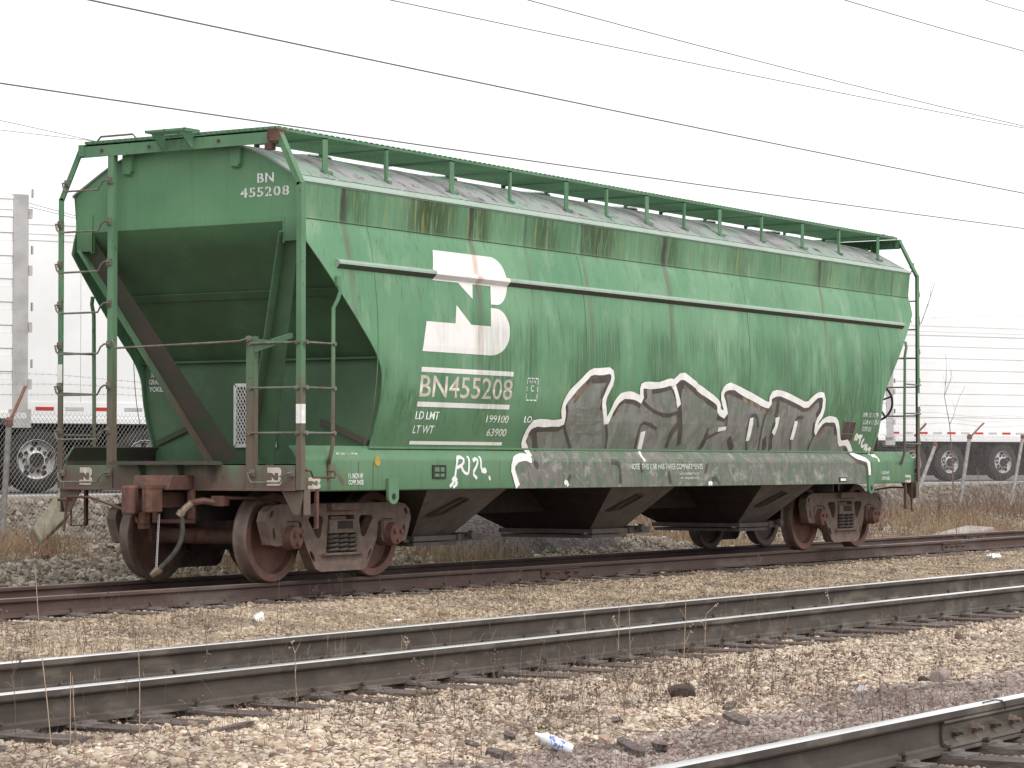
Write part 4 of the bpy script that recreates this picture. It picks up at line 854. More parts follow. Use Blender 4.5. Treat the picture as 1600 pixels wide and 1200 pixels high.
def logo_parts(f):
    A = [[(1.735,3.147),(2.90,3.147),(2.90,3.475),(1.735,3.475)], [(2.235,3.147),(2.53,2.985),(2.53,3.147)], [(2.90,2.945)]+arc(3.02,3.20,.235,.255,-90,0,8)+arc(2.93,3.225,.325,.25,0,90,8)[1:]+[(2.90,3.475)]]
    A += [[(1.675,2.385),(2.90,2.385),(2.90,2.703),(1.675,2.703)], [(2.215,2.703),(2.52,2.703),(2.215,2.905)], [(2.90,2.385)]+arc(2.93,2.645,.355,.26,-90,0,8)+arc(3.0,2.66,.285,.245,0,90,8)[1:]+[(2.90,2.905)]]
    bm = bmesh.new()
    for P in A: bm.faces.new([bm.verts.new((*f(x, z), 0)) for x, z in P])
    return bm
drape(logo_parts(lambda x, z: (x+.26*(z-2.955)*(1-(x-1.7)/1.6*.72), z)), .003, 'logo', G['white'], SD)
# number block
def stripe(a, b, h, mat=None):
    p, q = on_side(*a), on_side(*b); drape(rect(p[0], q[0], p[1]-h, p[1]), .003, 'stripe', mat or G['white'], SD)
stripe((658.6,573), (802.3,582), .052); stripe((652,627.4), (796,633), .052); stripe((640,689), (784,692.5), .036)
side_text('BN455208', 654.4, 620, 799, .232, G['dirtywhite'], bold=.008)
side_text('LD LMT', 648, 655, 684.5, .085, G['stencil2'], bold=.01); side_text('199100', 758.5, 660.5, 793, .085, G['stencil'], bold=.012); side_text('LO', 818, 660.5, 829.5, .075, G['stencil2'], bold=.01)
side_text('LT WT', 643.5, 677, 675.5, .085, G['stencil2'], bold=.01); side_text('63900', 758.5, 681.5, 789, .085, G['stencil'], bold=.012)
side_text('PLATE', 827, 598.5, 837, .028, G['stencil2'], bold=.02); side_text('C', 829, 612, 833.5, .075, G['stencil2'], bold=.015)
a = on_side(824,591); b = on_side(841.5,591); c = on_side(820,625)
for k in range(4):
    q = lambda t: a[1]+(c[1]-a[1])*t
    if k < 3:
        for xx in (a[0], b[0]-.012): drape(rect(xx, xx+.012, q((k+.85)/3.05), q((k+.12)/3.05)), .003, 'plate_border', G['stencil2'], SD)
for z in (a[1], c[1]):
    for k in range(3): d = (b[0]-a[0])/3; drape(rect(a[0]+d*(k+.12), a[0]+d*(k+.88), z-.007, z+.007), .003, 'plate_border', G['stencil2'], SD)
# consolidated stencil panel, small data lines at the far end of the side
P4 = lambda x, y: on_side(1260+x/6.667, 600+y/6.667)
a, b, c, d = P4(385,385), P4(520,390), P4(465,615), P4(345,590)
x0, x1, z1, z0 = a[0], b[0], a[1], d[1]-.01
drape(rect(x0, x1, z0, z1), .003, 'stencil_panel', G['black'], SD)
for R_ in ((x0,x1,z1-.012,z1),(x0,x1,z0,z0+.012),(x0,x0+.02,z0,z1),(x1-.02,x1,z0,z1),((x0+x1)/2,(x0+x1)/2+.014,z0+.1,z1),(x0,x1,z0+.1,z0+.11)): drape(rect(*R_), .005, 'panel_line', G['gtan'], SD)
for t, y in (('RPK 15 11 79', 345), ('LUB 4 11 25-I', 420), ('COTS 123', 492)):
    p = P4(590 if y < 480 else 575, y); q = P4(745 if y < 480 else 665, y); drape(fit(text_mesh(t, 0, .015), p[0], q[0], p[1], p[1]+.065), .003, 'lettering', G['stencil2'], SD)
# sill lettering
SL = near_sill
def sill_text(txt, u0, v0, u1, h, mat=None, bold=.012): 
    p = inv(u0, v0, 'y', -1.512); q = inv(u1, v0, 'y', -1.512); return drape(fit(text_mesh(txt, 0, bold), p[0], q[0], p[2], p[2]+h), .0078, 'lettering', mat or G['stencil2'], SL)
sill_text('1½ INCH HF', 543.5, 748, 566, .055); sill_text('COMP. SHOE', 543.5, 757.5, 567, .05)
sill_text('NOTE  THIS CAR HAS THREE COMPARTMENTS', 984, 733.5, 1097, .07, G['stencil']); sill_text('LOAD COMPARTMENTS', 1061, 742, 1091, .028, G['stencil']); sill_text('IN SEQUENCE', 1063, 749, 1091, .028, G['stencil'])
sill_text('1½ INCH HF', 1376, 741.5, 1388, .05); sill_text('COMP. SHOE', 1377, 750, 1389, .05)
p = on_side(526, 710.5); q = on_side(559, 711.5); drape(fit(text_mesh('M 1201 11-79 M', 0, .02), p[0], q[0], p[1], p[1]+.022), .004, 'lettering', G['stencil'], SL)
def logo_bm(x0, x1, z0, z1):
    return logo_parts(lambda x, z: (x0+(x-1.675)/(3.275-1.675)*(x1-x0), z0+(z-2.385)/(3.475-2.385)*(z1-z0)))
p = inv(481, 764, 'y', -1.512); q = inv(500.5, 746, 'y', -1.512); drape(logo_bm(p[0], q[0], p[2], q[2]), .003, 'small_logo', G['dirtywhite'], SL)
p = inv(1414, 754, 'y', -1.512); q = inv(1423, 742, 'y', -1.512); drape(logo_bm(p[0], q[0], p[2], q[2]), .003, 'small_logo', G['dirtywhite'], SL)
def end_film(bm, x, name, mat, parent):
    """(y, z) drawing seen from the end; x plane"""
    bmesh.ops.triangulate(bm, faces=bm.faces[:])
    for v in bm.verts: v.co = Vector((x, -v.co.x, v.co.y))
    for f in bm.faces:
        f.normal_update()
        if f.normal.x > 0: f.normal_flip()
    me = bpy.data.meshes.new(name); bm.to_mesh(me); bm.free(); me.materials.append(mat); return put(name, me, parent)
ES = [o for o in car.children if o.name.startswith('end_sheet')][0]; BH = [o for o in car.children if o.name.startswith('bulkhead')][0]; ESL = [o for o in car.children if o.name.startswith('end_sill')][0]
def end_text(txt, u0, v0, u1, h, x, mat, parent, stencil=.0, bold=.02):
    p = inv(u0, v0, 'x', x); q = inv(u1, v0, 'x', x); return end_film(fit(text_mesh(txt, stencil, bold), -p[1], -q[1], p[2], p[2]+h), x, 'lettering', mat, parent)
end_text('BN', 402, 286, 428, .098, -.396, G['stencil2'], ES, .10); end_text('455208', 375.5, 309.5, 452, .098, -.396, G['stencil2'], ES, .10)
for t, y, x1 in (('36 IN.', 300, 565), ('GRADE E', 337, 600), ('YOKES & CPLR', 375, 680)): end_text(t, 80+510/3.333 if y > 310 else 80+520/3.333, 500+y/3.333, 80+x1/3.333, .055, .864, G['stencil2'], BH, 0, .02)
for (a, b, c, d) in ((124,144,736,759), (417,440,729,744)):
    p = inv(a, d, 'x', -.549); q = inv(b, c, 'x', -.549); end_film(logo_bm(-p[1], -q[1], .985, 1.165), -.549, 'small_logo', G['dirtywhite'], ESL)
# square grille with round opening on the bulkhead, half hidden by the short ladder
m = MB(); y0, y1, z0, z1 = .30, -.25, 1.36, 1.98
p = inv(80+960/3.333, 500+340/3.333, 'x', .85); q = inv(80+1085/3.333, 500+655/3.333, 'x', .85); y0, z1, z0 = p[1], p[2], q[2]; y1 = y0-(z1-z0)*.62
m.lathe([(.24,0),(.24,.004)], (.852, y0-.275, (z0+z1)/2), 'x', 24); gb = m.build('manhole', G['dark'], BH)
m = MB(); yb = y0-.55
for e in (1, -1):
    for c_ in np.arange(yb-(z1-z0), y0+(z1-z0), .042):
        seg = []
        for t in np.linspace(0, 1, 60):
            y_, z_ = c_+e*.62*(z1-z0)*t, z0+(z1-z0)*t
            if yb < y_ < y0: seg.append((.846, y_, z_))
        if len(seg) > 3: m.tube([seg[0], seg[-1]], .006, 4)
for a_, b_ in (((.843,y0,z0),(.843,y0,z1)), ((.843,y0,z1),(.843,yb,z1)), ((.843,y0,z0),(.843,yb,z0))): m.beam(a_, b_, .035, .008, (-1,0,0))
put('manhole_grille', m.mesh('manhole_grille', G['plastic']), gb)

# ---- graffiti
Z5 = lambda P: zoom(P, 790, 560, 5.161); Z6 = lambda P: zoom(P, 1060, 560, 5.161)
OUT5 = [(95,1035),(72,960),(50,880),(75,815),(140,790),(205,815),(195,790),(165,735),(135,690),(150,640),(180,570),(230,518),(340,525),(460,520),(465,470),(460,400),(480,340),(540,260),(640,160),(690,105),(770,108),(855,95),(862,180),(812,280),(785,350),(795,440),(803,530),(850,430),(890,350),(940,300),(1010,295),(1070,320),(1095,340),(1090,260),(1098,215),(1180,220),(1250,215),(1330,188),(1352,200),(1420,130),(1500,190),(1540,222)]
OUT6 = [(144,230),(200,270),(300,340),(325,380),(320,430),(385,465),(370,390),(345,300),(370,240),(430,220),(520,275),(600,315),(690,370),(735,380),(740,300),(800,275),(870,300),(960,345),(1030,385),(1080,330),(1130,290),(1175,300),(1160,440),(1110,510),(1095,610),(1120,560),(1170,495),(1230,490),(1270,500),(1285,590),(1290,690),(1330,680),(1355,680),(1380,740),(1410,785),(1460,800),(1525,825),(1540,940),(1532,1010)]
outl = Z5(OUT5)+Z6(OUT6)
outl = [(x, max(z, .93)) for x, z in outl]
# split the fill at the shoulder so the sill below carries its own blotchy film
ZS = 1.345
fillp = outl+[(outl[-1][0], .93), (outl[0][0], .93)]
def clip(bm, z, keep_above):
    bmesh.ops.bisect_plane(bm, geom=bm.verts[:]+bm.edges[:]+bm.faces[:], plane_co=(0,z,0), plane_no=(0,1,0), clear_inner=keep_above, clear_outer=not keep_above); return bm
g = drape(clip(poly_bm(fillp), ZS, True), .004, 'graffiti_fill', G['gfill'], SD); gs = drape(clip(poly_bm(fillp), ZS, False), .004, 'graffiti_fill', G['gsill'], SL)
def strokes(L, mat, wid, off, name='graffiti_stroke', it=1):
    for k, P in enumerate(L):
        P = [(x, max(z, .932)) for x, z in P]; zmin = min(z for x, z in P); zmax = max(z for x, z in P)
        if zmax > ZS: drape(clip(stroke_bm(P, wid, it, .15, k), ZS, True), off, name, mat, SD)
        if zmin < ZS: drape(clip(stroke_bm(P, wid, it, .15, k), ZS, False), off, name, mat, SL)
sh = lambda P, dx, dy: [(x+dx, y+dy) for x, y in P]
# tan and dark bands just inside the outline
strokes([Z5(sh(OUT5[9:13], 12, 40)), Z5(sh(OUT5[14:20], 30, 38)), Z5(sh(OUT5[27:33], 22, 34)), Z5(sh(OUT5[38:41], -4, 62)), Z6(sh(OUT6[:4], 0, 42)), Z6(sh(OUT6[8:14], 18, 42)), Z6(sh(OUT6[15:20], 15, 40)), Z6(sh(OUT6[24:28], 24, 30))], G['gtan'], .11, .005)
strokes([Z5([(690,165),(760,170),(840,165),(845,230),(790,330),(770,420)]), Z5([(205,560),(230,640),(240,740)]), Z5([(215,560),(300,565)]), Z5([(1370,240),(1440,210)]), Z5([(1350,240),(1385,330),(1405,430)]), Z5([(1390,420),(1400,520),(1330,600),(1290,720)]), Z5([(1115,240),(1125,330)]), Z6([(190,300),(250,350),(310,390)]), Z6([(440,270),(520,310)]), Z6([(800,320),(800,400),(780,470)]), Z6([(770,520),(740,650),(735,740)]), Z6([(1140,320),(1150,400),(1110,470)]), Z6([(20,180),(5,300),(10,420),(0,700)]), Z6([(230,600),(200,680),(170,720)]), Z6([(400,640),(430,740)]), Z6([(690,640),(690,740)])], G['gdark'], .095, .006)
strokes([Z5([(520,330),(525,480),(530,700)]), Z5([(800,240),(760,330),(790,500),(800,690)]), Z5([(250,600),(285,660),(280,740)]), Z5([(1090,520),(1140,540),(1210,575),(1200,700)]), Z5([(1180,280),(1210,340),(1260,480)]), Z6([(70,240),(85,330),(60,420)]), Z6([(450,300),(470,380),(440,520),(430,650)]), Z6([(560,470),(620,460),(630,560),(610,720)]), Z6([(850,350),(870,420),(850,560),(850,720)]), Z6([(950,480),(1000,480),(980,620),(960,720)]), Z6([(370,480),(400,560),(410,640)]), Z6([(1200,510),(1180,600)])], G['ggrey'], .12, .0055)
strokes([Z5([(560,390),(660,410),(750,385)]), Z5([(560,450),(660,470),(760,440)]), Z5([(560,520),(660,535),(770,505)]), Z5([(560,590),(680,605),(780,585)])], G['ggrey'], .03, .0062)
# marks that wander over the sill
strokes([Z5([(280,740),(300,800),(290,860)]), Z5([(450,750),(490,800),(490,880)]), Z5([(530,750),(600,830),(610,900)]), Z5([(180,870),(200,960),(240,1030)]), Z5([(470,980),(520,900),(580,960),(640,1030)]), Z5([(1040,770),(1100,850)]), Z5([(1280,770),(1330,830)]), Z5([(1380,770),(1440,840),(1500,990)]), Z5([(1230,1010),(1300,920),(1340,900)]), Z6([(150,760),(195,810),(200,1010)]), Z6([(480,770),(560,830),(640,850)]), Z6([(600,860),(580,1000)]), Z6([(830,770),(880,830),(830,960)]), Z6([(390,820),(430,960)]), Z6([(1250,770),(1320,810)]), Z6([(1220,780),(1240,900),(1180,960)]), Z6([(660,830),(640,920),(690,1000)])], G['ggrey'], .05, .006)
strokes([Z5([(850,830),(920,850),(925,1010)]), Z5([(225,830),(260,880)]), Z5([(520,940),(500,1010)]), Z5([(1085,850),(1100,920)]), Z5([(1310,910),(1330,1010)]), Z6([(230,850),(210,930)]), Z6([(270,980),(300,960),(330,1020)])], G['gdark'], .06, .0065)
strokes([Z6([(240,1015),(255,1000),(270,1015)]), Z5([(470,1010),(490,990),(500,1030)])], G['white'], .05, .007)
# white highlights, then the white outline on top
strokes([Z5([(1105,590),(1075,740)]), Z6([(588,480),(552,665)]), Z6([(797,475),(790,540),(760,610)]), Z6([(947,505),(908,655)])], G['spray'], .10, .007, 'graffiti_highlight')
strokes([Z6([(315,575),(380,563)]), Z5([(1075,740),(1090,790),(1120,830)])], G['white'], .05, .007, 'graffiti_highlight')
def inset(P, d):
    Q = []
    for k, p in enumerate(P):
        a = P[max(0, k-1)]; b = P[min(len(P)-1, k+1)]; dx, dz = b[0]-a[0], b[1]-a[1]; l = math.hypot(dx, dz) or 1; Q.append((p[0]+dz/l*d, p[1]-dx/l*d))
    return Q
path = Z5(OUT5[6:])+Z6(OUT6)
for i0, i1 in ((4,10),(12,19),(21,27),(29,38),(40,46),(50,57),(59,66),(68,74)): strokes([inset(path[i0:i1], .07)], G['gdark'], .05, .0075, 'graffiti_shadow_line', 1)
strokes([Z5([(465,520),(480,600),(520,730)]), Z5([(805,540),(815,640),(800,740)]), Z5([(1100,350),(1180,420),(1290,470),(1400,430)]), Z5([(1040,740),(1060,620),(1095,515),(1150,530),(1215,570)]), Z6([(390,470),(380,560),(310,600),(230,640)]), Z6([(735,390),(690,470),(660,600),(640,740)]), Z6([(545,740),(540,600),(575,465),(630,455),(640,560)]), Z6([(900,740),(900,620),(945,480),(1005,475)]), Z6([(1090,620),(1060,680),(1040,740)]), Z6([(150,740),(210,660),(240,560)])], G['gdark'], .045, .0068, 'graffiti_shadow_line', 1)
strokes([Z5(OUT5[:6]), path, Z5([(1340,190),(1370,260),(1395,385)])], G['spray'], .085, .0085, 'graffiti_outline', 1)
strokes([Z5([(1312,195),(1345,190),(1352,225)])], G['orange'], .07, .0095, 'graffiti_drip')
# loose tags
F5 = lambda P: [tuple(map(float, inv(560+x/4, 540+y/4, 'y', -1.512)[[0,2]])) for x, y in P]
strokes([F5([(600,850),(610,760),(622,695),(660,700),(655,740),(615,765)]), F5([(640,745),(655,790),(685,805),(690,770),(692,690)]), F5([(715,720),(745,700),(742,745),(712,800),(740,830)]), F5([(765,690),(765,780),(800,795),(790,765),(768,790)]), F5([(815,815),(822,840)]), F5([(570,882),(600,845),(580,830),(620,828),(600,850),(622,862),(590,885)])], G['stencil2'], .035, .003, 'graffiti_tag')
P4z = lambda P: [P4(x, y) for x, y in P]
strokes([P4z([(500,590),(515,520),(535,545),(515,590)]), P4z([(535,550),(580,545)]), P4z([(560,548),(548,625)]), P4z([(600,580),(580,590),(570,650),(595,650)]), P4z([(610,620),(600,690)]), P4z([(635,640),(605,655),(630,690)]), P4z([(645,665),(655,690),(672,655),(655,690),(655,740)])], G['white'], .05, .003, 'graffiti_tag')
strokes([P4z([(670,740),(730,755),(755,810)])], G['white'], .05, .003, 'graffiti_tag')
# small fittings on the sill
def sill_part(name, u0, v0, u1, v1, d, mat):
    p = inv(u0, v0, 'y', -1.512); q = inv(u1, v1, 'y', -1.512); m = MB(); m.box((p[0],-1.509,q[2]),(q[0],-1.512-d,p[2])); return m.build(name, mat, car)
o = sill_part('card_holder', 675, 726.5, 696, 747.5, .012, G['dark'])
for a in ((678,730,685,737),(687,730,693,737),(678,740,685,745),(687,740,693,745)): 
    p = inv(a[0], a[1], 'y', -1.512); q = inv(a[2], a[3], 'y', -1.512); m = MB(); m.box((p[0],-1.52,q[2]),(q[0],-1.527,p[2])); put('holder_plate', m.mesh('holder_plate', G['green']), o)
o = sill_part('data_plate', 1310.5, 746, 1322.5, 753, .01, G['dark']); p = inv(1312.5, 747.5, 'y', -1.512); q = inv(1321, 751.5, 'y', -1.512); m = MB(); m.box((p[0],-1.518,q[2]),(q[0],-1.5245,p[2])); put('plate_face', m.mesh('plate_face', G['plastic']), o)
m = MB(); p = inv(589.5, 721, 'y', -1.512); m.lathe([(.05,-.006),(.05,.0)], (p[0],-1.512,p[2]), 'y', 16); m.build('inspection_dot', noisy('yellow dot paint', (0.45,0.3,0.05), (0.3,0.2,0.05), 9, .5, 0), car)
for u in (560, 583, 1310, 1362): 
    p = inv(u, 740, 'y', -1.512); m = MB(); m.box((p[0]-.004,-1.509,.94),(p[0]+.004,-1.5155,1.225)); m.build('sill_seam', G['frame'], car)

# rust bleeding on the near end of the sill
jag = [(-.498,.932),(-.22,.932),(-.26,.97),(-.24,1.0),(-.31,1.04),(-.33,1.10),(-.36,1.16),(-.43,1.20),(-.498,1.215)]
drape(poly_bm(jag), .0018, 'rust_patch', G['sill_end'], SL)
R_ = lambda P: [tuple(map(float, inv(440+x/10, 690+y/10, 'y', -1.512)[[0,2]])) for x, y in P]
strokes([R_([(740,250),(770,420),(800,470)]), R_([(800,330),(870,480),(930,600),(970,650)]), R_([(730,560),(740,680),(735,740)])], G['sill_end'], .05, .0022, 'rust_run')
# ------------------------------------------------------------------ trailers in the lot
def trailer(name, label, loc, ang, L, ribbed, wheels, post_end, tape_phase=0.0, H=4.22):
    """local: x from 0 to L along the side, the seen side at y=0 facing -y, body to y=2.5, ground at 0"""
    t = empty(name, loc, label, 'trailer', 'parked semi trailers'); t.rotation_euler = (0, 0, math.radians(ang))
    def B(nm, m, mat, par=None, sm=False): return put(nm, m.mesh(nm, mat, sm), par or t, rel=True)
    z0, z1 = 1.12, H
    m = MB(); m.box((0.03,.02,z0),(L-.03,2.5,z1-.03)); body = B('body', m, G['twhite'])
    m = MB(); m.box((0,-.01,z1-.30),(L,.02,z1-.02)); m.box((0,-.02,z1-.05),(L,2.52,z1)); m.box((.0,-.018,z1-.20),(L,0,z1-.185)); B('roof_rail', m, G['twhite'], body)
    m = MB(); m.box((0,-.012,z0-.02),(L,.02,z0+.30)); m.box((0,-.03,z0-.03),(L,.02,z0+.05)); B('rub_rail', m, G['twhite'], body)
    if ribbed:
        z = z0+.30; k = 0
        while z < z1-.34:
            h = .215 if k % 2 == 0 else .11
            m = MB(); m.box((.12,(-.004 if k % 2 == 0 else .008),z+.004),(L-.12,.02,min(z+h-.004, z1-.30))); B('side_panel', m, G['twhite'], body); z += h; k += 1
        m = MB(); zz = z0+.30
        m.box((.1,.012,z0+.3),(L-.1,.0195,z1-.3)); B('panel_backing', m, noisy('shaded panel gap paint', (0.68,0.68,0.69), (0.62,0.62,0.63), 2, .5, 0), body)
    else:
        for k in range(int(L/1.22)+1):
            x = k*1.22; m = MB(); m.box((x+.004,.0,z0+.30),(min(x+1.216, L-.02),.02,z1-.30)); B('side_panel', m, G['twhite'], body)
    for x in ((L-.20, L+.02) if post_end == 'right' else (-.02,.18)),:
        m = MB(); m.box((x[0],-.025,z0-.10),(x[1],2.52,z1+.02)); B('corner_post', m, G['tgrey'], body)
        for z in (1.5,2.3,3.1,3.9):
            m = MB(); xe = x[1] if post_end == 'right' else x[0]; d = .05 if post_end == 'right' else -.05
            m.box((xe,-.05,z),(xe+d,.02,z+.14)); m.box((xe+d,-.03,z+.3),(xe+d*1.4,.02,z+.42)); B('door_hinge', m, G['tgrey'], body)
        m = MB(); m.box((x[0]-.05,-.03,z0-.16),(x[1]+.05,.1,z0+.1)); B('bumper_bracket', m, G['tgrey'], body)
    x = .3+tape_phase; k = 0
    while x < L-.5:
        m = MB(); m.box((x,-.0175,z0+.17),(x+.30,-.010,z0+.225)); B('red_tape' if k % 2 == 0 else 'silver_tape', m, G['red'] if k % 2 == 0 else G['silver'], body); x += .49; k += 1
    m = MB(); m.box((.2,.55,.86),(L-.2,.72,z0-.03)); m.box((.2,1.78,.86),(L-.2,1.95,z0-.03))
    for wx in wheels: m.box((wx-.45,.3,.55),(wx+.45,2.2,.95))
    m.box((.3,1.3,.15),(L-.3,1.35,1.0)); B('chassis', m, G['tdark'])
    for wx in wheels:
        for y in (.06, 2.14):
            m = MB(); m.lathe([(.30,.0),(.34,-.005),(.46,.0),(.505,.03),(.515,.08),(.515,.24),(.505,.29),(.46,.30),(.30,.29)], (wx,y,.515), 'y', 40, False); w_ = B('wheel', m, G['tyre'], None, True)
            m = MB(); m.lathe([(.315,-.012),(.325,.0),(.30,.012),(.285,.06),(.26,.085),(.15,.07),(.145,.03),(.11,.02),(.105,-.015),(.06,-.02)], (wx,y,.515), 'y', 36, False); r_ = put('rim', m.mesh('rim', G['rim'], True), w_, rel=True)
            if y < 1:
                m = MB()
                for k in range(10): a = 2*math.pi*k/10; m.lathe([(.030,y+.045),(.030,y+.085)], (wx+.185*math.cos(a),0,.515+.185*math.sin(a)), 'y', 8)
                for k in range(5): a = 2*math.pi*(k+.5)/5-math.pi/2; m.lathe([(.046,y+.058),(.046,y+.088)], (wx+.252*math.cos(a),0,.515+.252*math.sin(a)), 'y', 8)
                m.lathe([(.115,y-.022),(.115,y+.02)], (wx,0,.515), 'y', 14); put('rim_holes', m.mesh('rim_holes', G['tdark']), w_, rel=True)
        m = MB(); m.lathe([(.06,.0),(.06,2.3)], (wx,.1,.515), 'y', 10); B('axle', m, G['tdark'])
    return t
def tr(u, dep, ang, at_local):
    """ground point seen at column u and depth dep is the local point (at_local, 0)"""
    p = CAM+dep*(FWD+RGT*(u-800)/FPX); a = math.radians(ang); return (p[0]-math.cos(a)*at_local, p[1]-math.sin(a)*at_local, 0.755)
trailer('ribbed_trailer', 'white ribbed semi trailer with grey door post beside the smooth white trailer', tr(40.5, 37.3, -29, 8.5), -29, 8.5, True, (5.2, 6.45), 'right', .1, 4.22)
trailer('smooth_trailer', 'smooth-sided white semi trailer seen through the hopper car\'s end ladder', tr(60, 41.5, -29, 1.75), -29, 8.5, False, (1.75, 3.55), 'left', .42, 4.25)
trailer('ribbed_trailer', 'white ribbed semi trailer with bare side behind the leaning fence posts', tr(1428, 72.5, -28, 2.3), -28, 8.5, True, (2.3, 3.6, 5.5), 'left', .2, 4.30)
trailer('ribbed_trailer', 'white ribbed semi trailer whose grey post shows past the hopper car\'s brake wheel', tr(1394, 70, -28, 8.5), -28, 8.5, True, (5.0, 6.3), 'right', .1, 4.22)

# ------------------------------------------------------------------ chain link fence
FY = 6.5
fence = empty('chain_link_fence', (20, FY, 0.15), 'chain link fence with leaning posts and barbed wire along the lot', 'fence')
FX0, FX1, FZ0 = 1.0, 44.0, 0.14
m = MB(); st = .0565; H = 1.72
for e in (1, -1):
    k = FX0-H
    while k < FX1+H:
        xa, xb = (k, k+H) if e == 1 else (k+H, k)
        za, zb = FZ0, FZ0+H
        if min(xa, xb) > FX0-.2 and max(xa, xb) < FX1+.2:
            m.tube([(xa, FY-.004*e, za), (xb, FY-.004*e, zb)], .0026, 3)
        k += st*1.414
x = FX0
while x < FX1: m.tube([(x, FY, FZ0+H-.01), (x+.012, FY, FZ0+H+.03)], .0026, 3); x += .08
o = m.build('chain_link_mesh', G['galv'], fence); o['kind'] = 'stuff'
def fpost(b, tp, r, arm=None, mat='galv'):
    m = MB(); m.tube([b, tp], r, 10); o = m.build('fence_post', G[mat], fence, smooth=True)
    m = MB(); m.lathe([(r*1.35,-.03),(r*1.35,.05),(r*.7,.085)], tp, 'z', 10); put('post_cap', m.mesh('post_cap', G['frust'], True), o)
    if arm: m = MB(); m.beam(tp, arm, .05, .014, (1,0,0)); put('barbed_wire_arm', m.mesh('barbed_wire_arm', G['frust']), o)
V3 = lambda u, v, y=FY: tuple(map(float, inv(u, v, 'y', y)))
fpost(V3(2,862), V3(14,662), .04, V3(40,603), 'galv')
fpost(V3(1424,796), V3(1461,697), .04, None); fpost(V3(1497,806), V3(1515,684), .045, V3(1537,661), 'galv'); fpost(V3(1578,797), V3(1598,684), .04, None)
for x in (9.5, 15, 20.5, 26): fpost((x,FY,.1), (x+.05,FY,1.95), .035, (x-.1,FY-.3,2.25))
m = MB(); m.beam(V3(1429,681), V3(1447,662), .05, .016, (0,1,0)); m.build('barbed_wire_arm', G['frust'], fence)
for k, (dz, dy) in enumerate(((1.98,-.08),(2.09,-.18),(2.20,-.28))):
    m = MB(); pts = [(x, FY+dy, FZ0+dz+.03*math.sin(x*1.3+k)-.04*((x % 5.5)/5.5-.5)**2) for x in np.arange(FX0, FX1, .5)]; m.tube(pts, .0032, 3)
    for x in np.arange(FX0, FX1, .13): zz = float(np.interp(x, [p[0] for p in pts], [p[2] for p in pts])); m.tube([(x,FY+dy,zz-.02),(x+.01,FY+dy,zz+.02)], .002, 3)
    m.build('barbed_wire', G['galv'], fence)
# bare sapling growing up through the fence
def sapling(name, base, h, seed, label, mat, r0=.018):
    r = random.Random(seed); m = MB()
    def br(p, d, l, rad, lev):
        pts = [p]; q = Vector(p)
        for k in range(4): d = (d+Vector((r.uniform(-.16,.16),r.uniform(-.16,.16),r.uniform(-.02,.1)))).normalized(); q = q+d*l/4; pts.append(q.copy())
        m.tube(pts, rad, 5, rad*.45)
        if lev < 2:
            for k in range(3 if lev else 5): a = pts[r.randrange(1, 5)]; br(a, (d+Vector((r.uniform(-.9,.9),r.uniform(-.9,.9),r.uniform(0,.5)))).normalized(), l*r.uniform(.25,.45), rad*.4, lev+1)
    br(Vector(base), Vector((.1,0,1)).normalized(), h, r0, 0); o = m.build(name, mat); return tag(o, label, 'sapling')
G['bark'] = noisy('bare grey brown bark', (0.13,0.09,0.08), (0.19,0.145,0.125), 14, .85, .3)
b = V3(1490,800,6.2); sapling('bare_sapling', b, 2.7, 5, 'thin bare sapling growing beside the fence post with rusty arm', G['bark'])
b = at_depth(1428,660,95); sapling('bare_tree', (b[0], b[1], .7), 5.0, 12, 'bare twiggy tree rising above the ribbed trailer behind the leaning fence posts', G['bark'], .05)

# ------------------------------------------------------------------ overhead cables
def cable(a, b, y, rad, mat, label, sag=0.25):
    p, q = inv(*a, 'y', y), inv(*b, 'y', y); d = q-p; p2, q2 = p-d*.8, q+d*.5; L_ = np.linalg.norm(q2-p2)
    pts = []
    for t in np.linspace(0, 1, 25):
        c = p2+(q2-p2)*t; s0 = .8/2.3; s1 = 1.8/2.3; c[2] += sag*4*((t-s0)*(t-s1)); pts.append(tuple(c))
    m = MB(); m.tube(pts, rad*1.1, 5); o = m.build('overhead_cable', G[mat]); return tag(o, label, 'cable', 'overhead cables')
cable((140,0), (1600,302), 10.0, .0135, 'wire', 'thick dark overhead cable crossing the sky from above the smooth white trailer')
cable((0,130), (1600,357), 8.5, .0115, 'wire', 'dark overhead cable passing just above the hopper car\'s roof')
cable((610,0), (1600,200), 13.0, .0105, 'wire', 'thin upper overhead cable that meets another one farther along', .3)
cable((825,0), (1600,197), 11.5, .0105, 'wire', 'thin overhead cable descending to cross its neighbour', .35)
cable((1320,0), (1600,80), 12.0, .0125, 'wire', 'short stretch of overhead cable high above the brake wheel end of the car', .1)
cable((1540,0), (1600,18), 12.5, .011, 'wire', 'topmost overhead cable, only a tip of it showing', .05)
for k, (a, b) in enumerate((((0,188),(110,212)), ((0,203),(110,216)), ((0,305),(110,335)), ((0,312),(110,339)))): cable(a, b, 30.0+k, .011, 'wire2', 'faint distant cable above the ribbed trailer with the grey door post', .0)
for a, b in (((1430,497),(1600,493)),): cable(a, b, 40.0, .011, 'wire2', 'faint distant cable just above the ribbed trailer behind the leaning fence posts', 0)

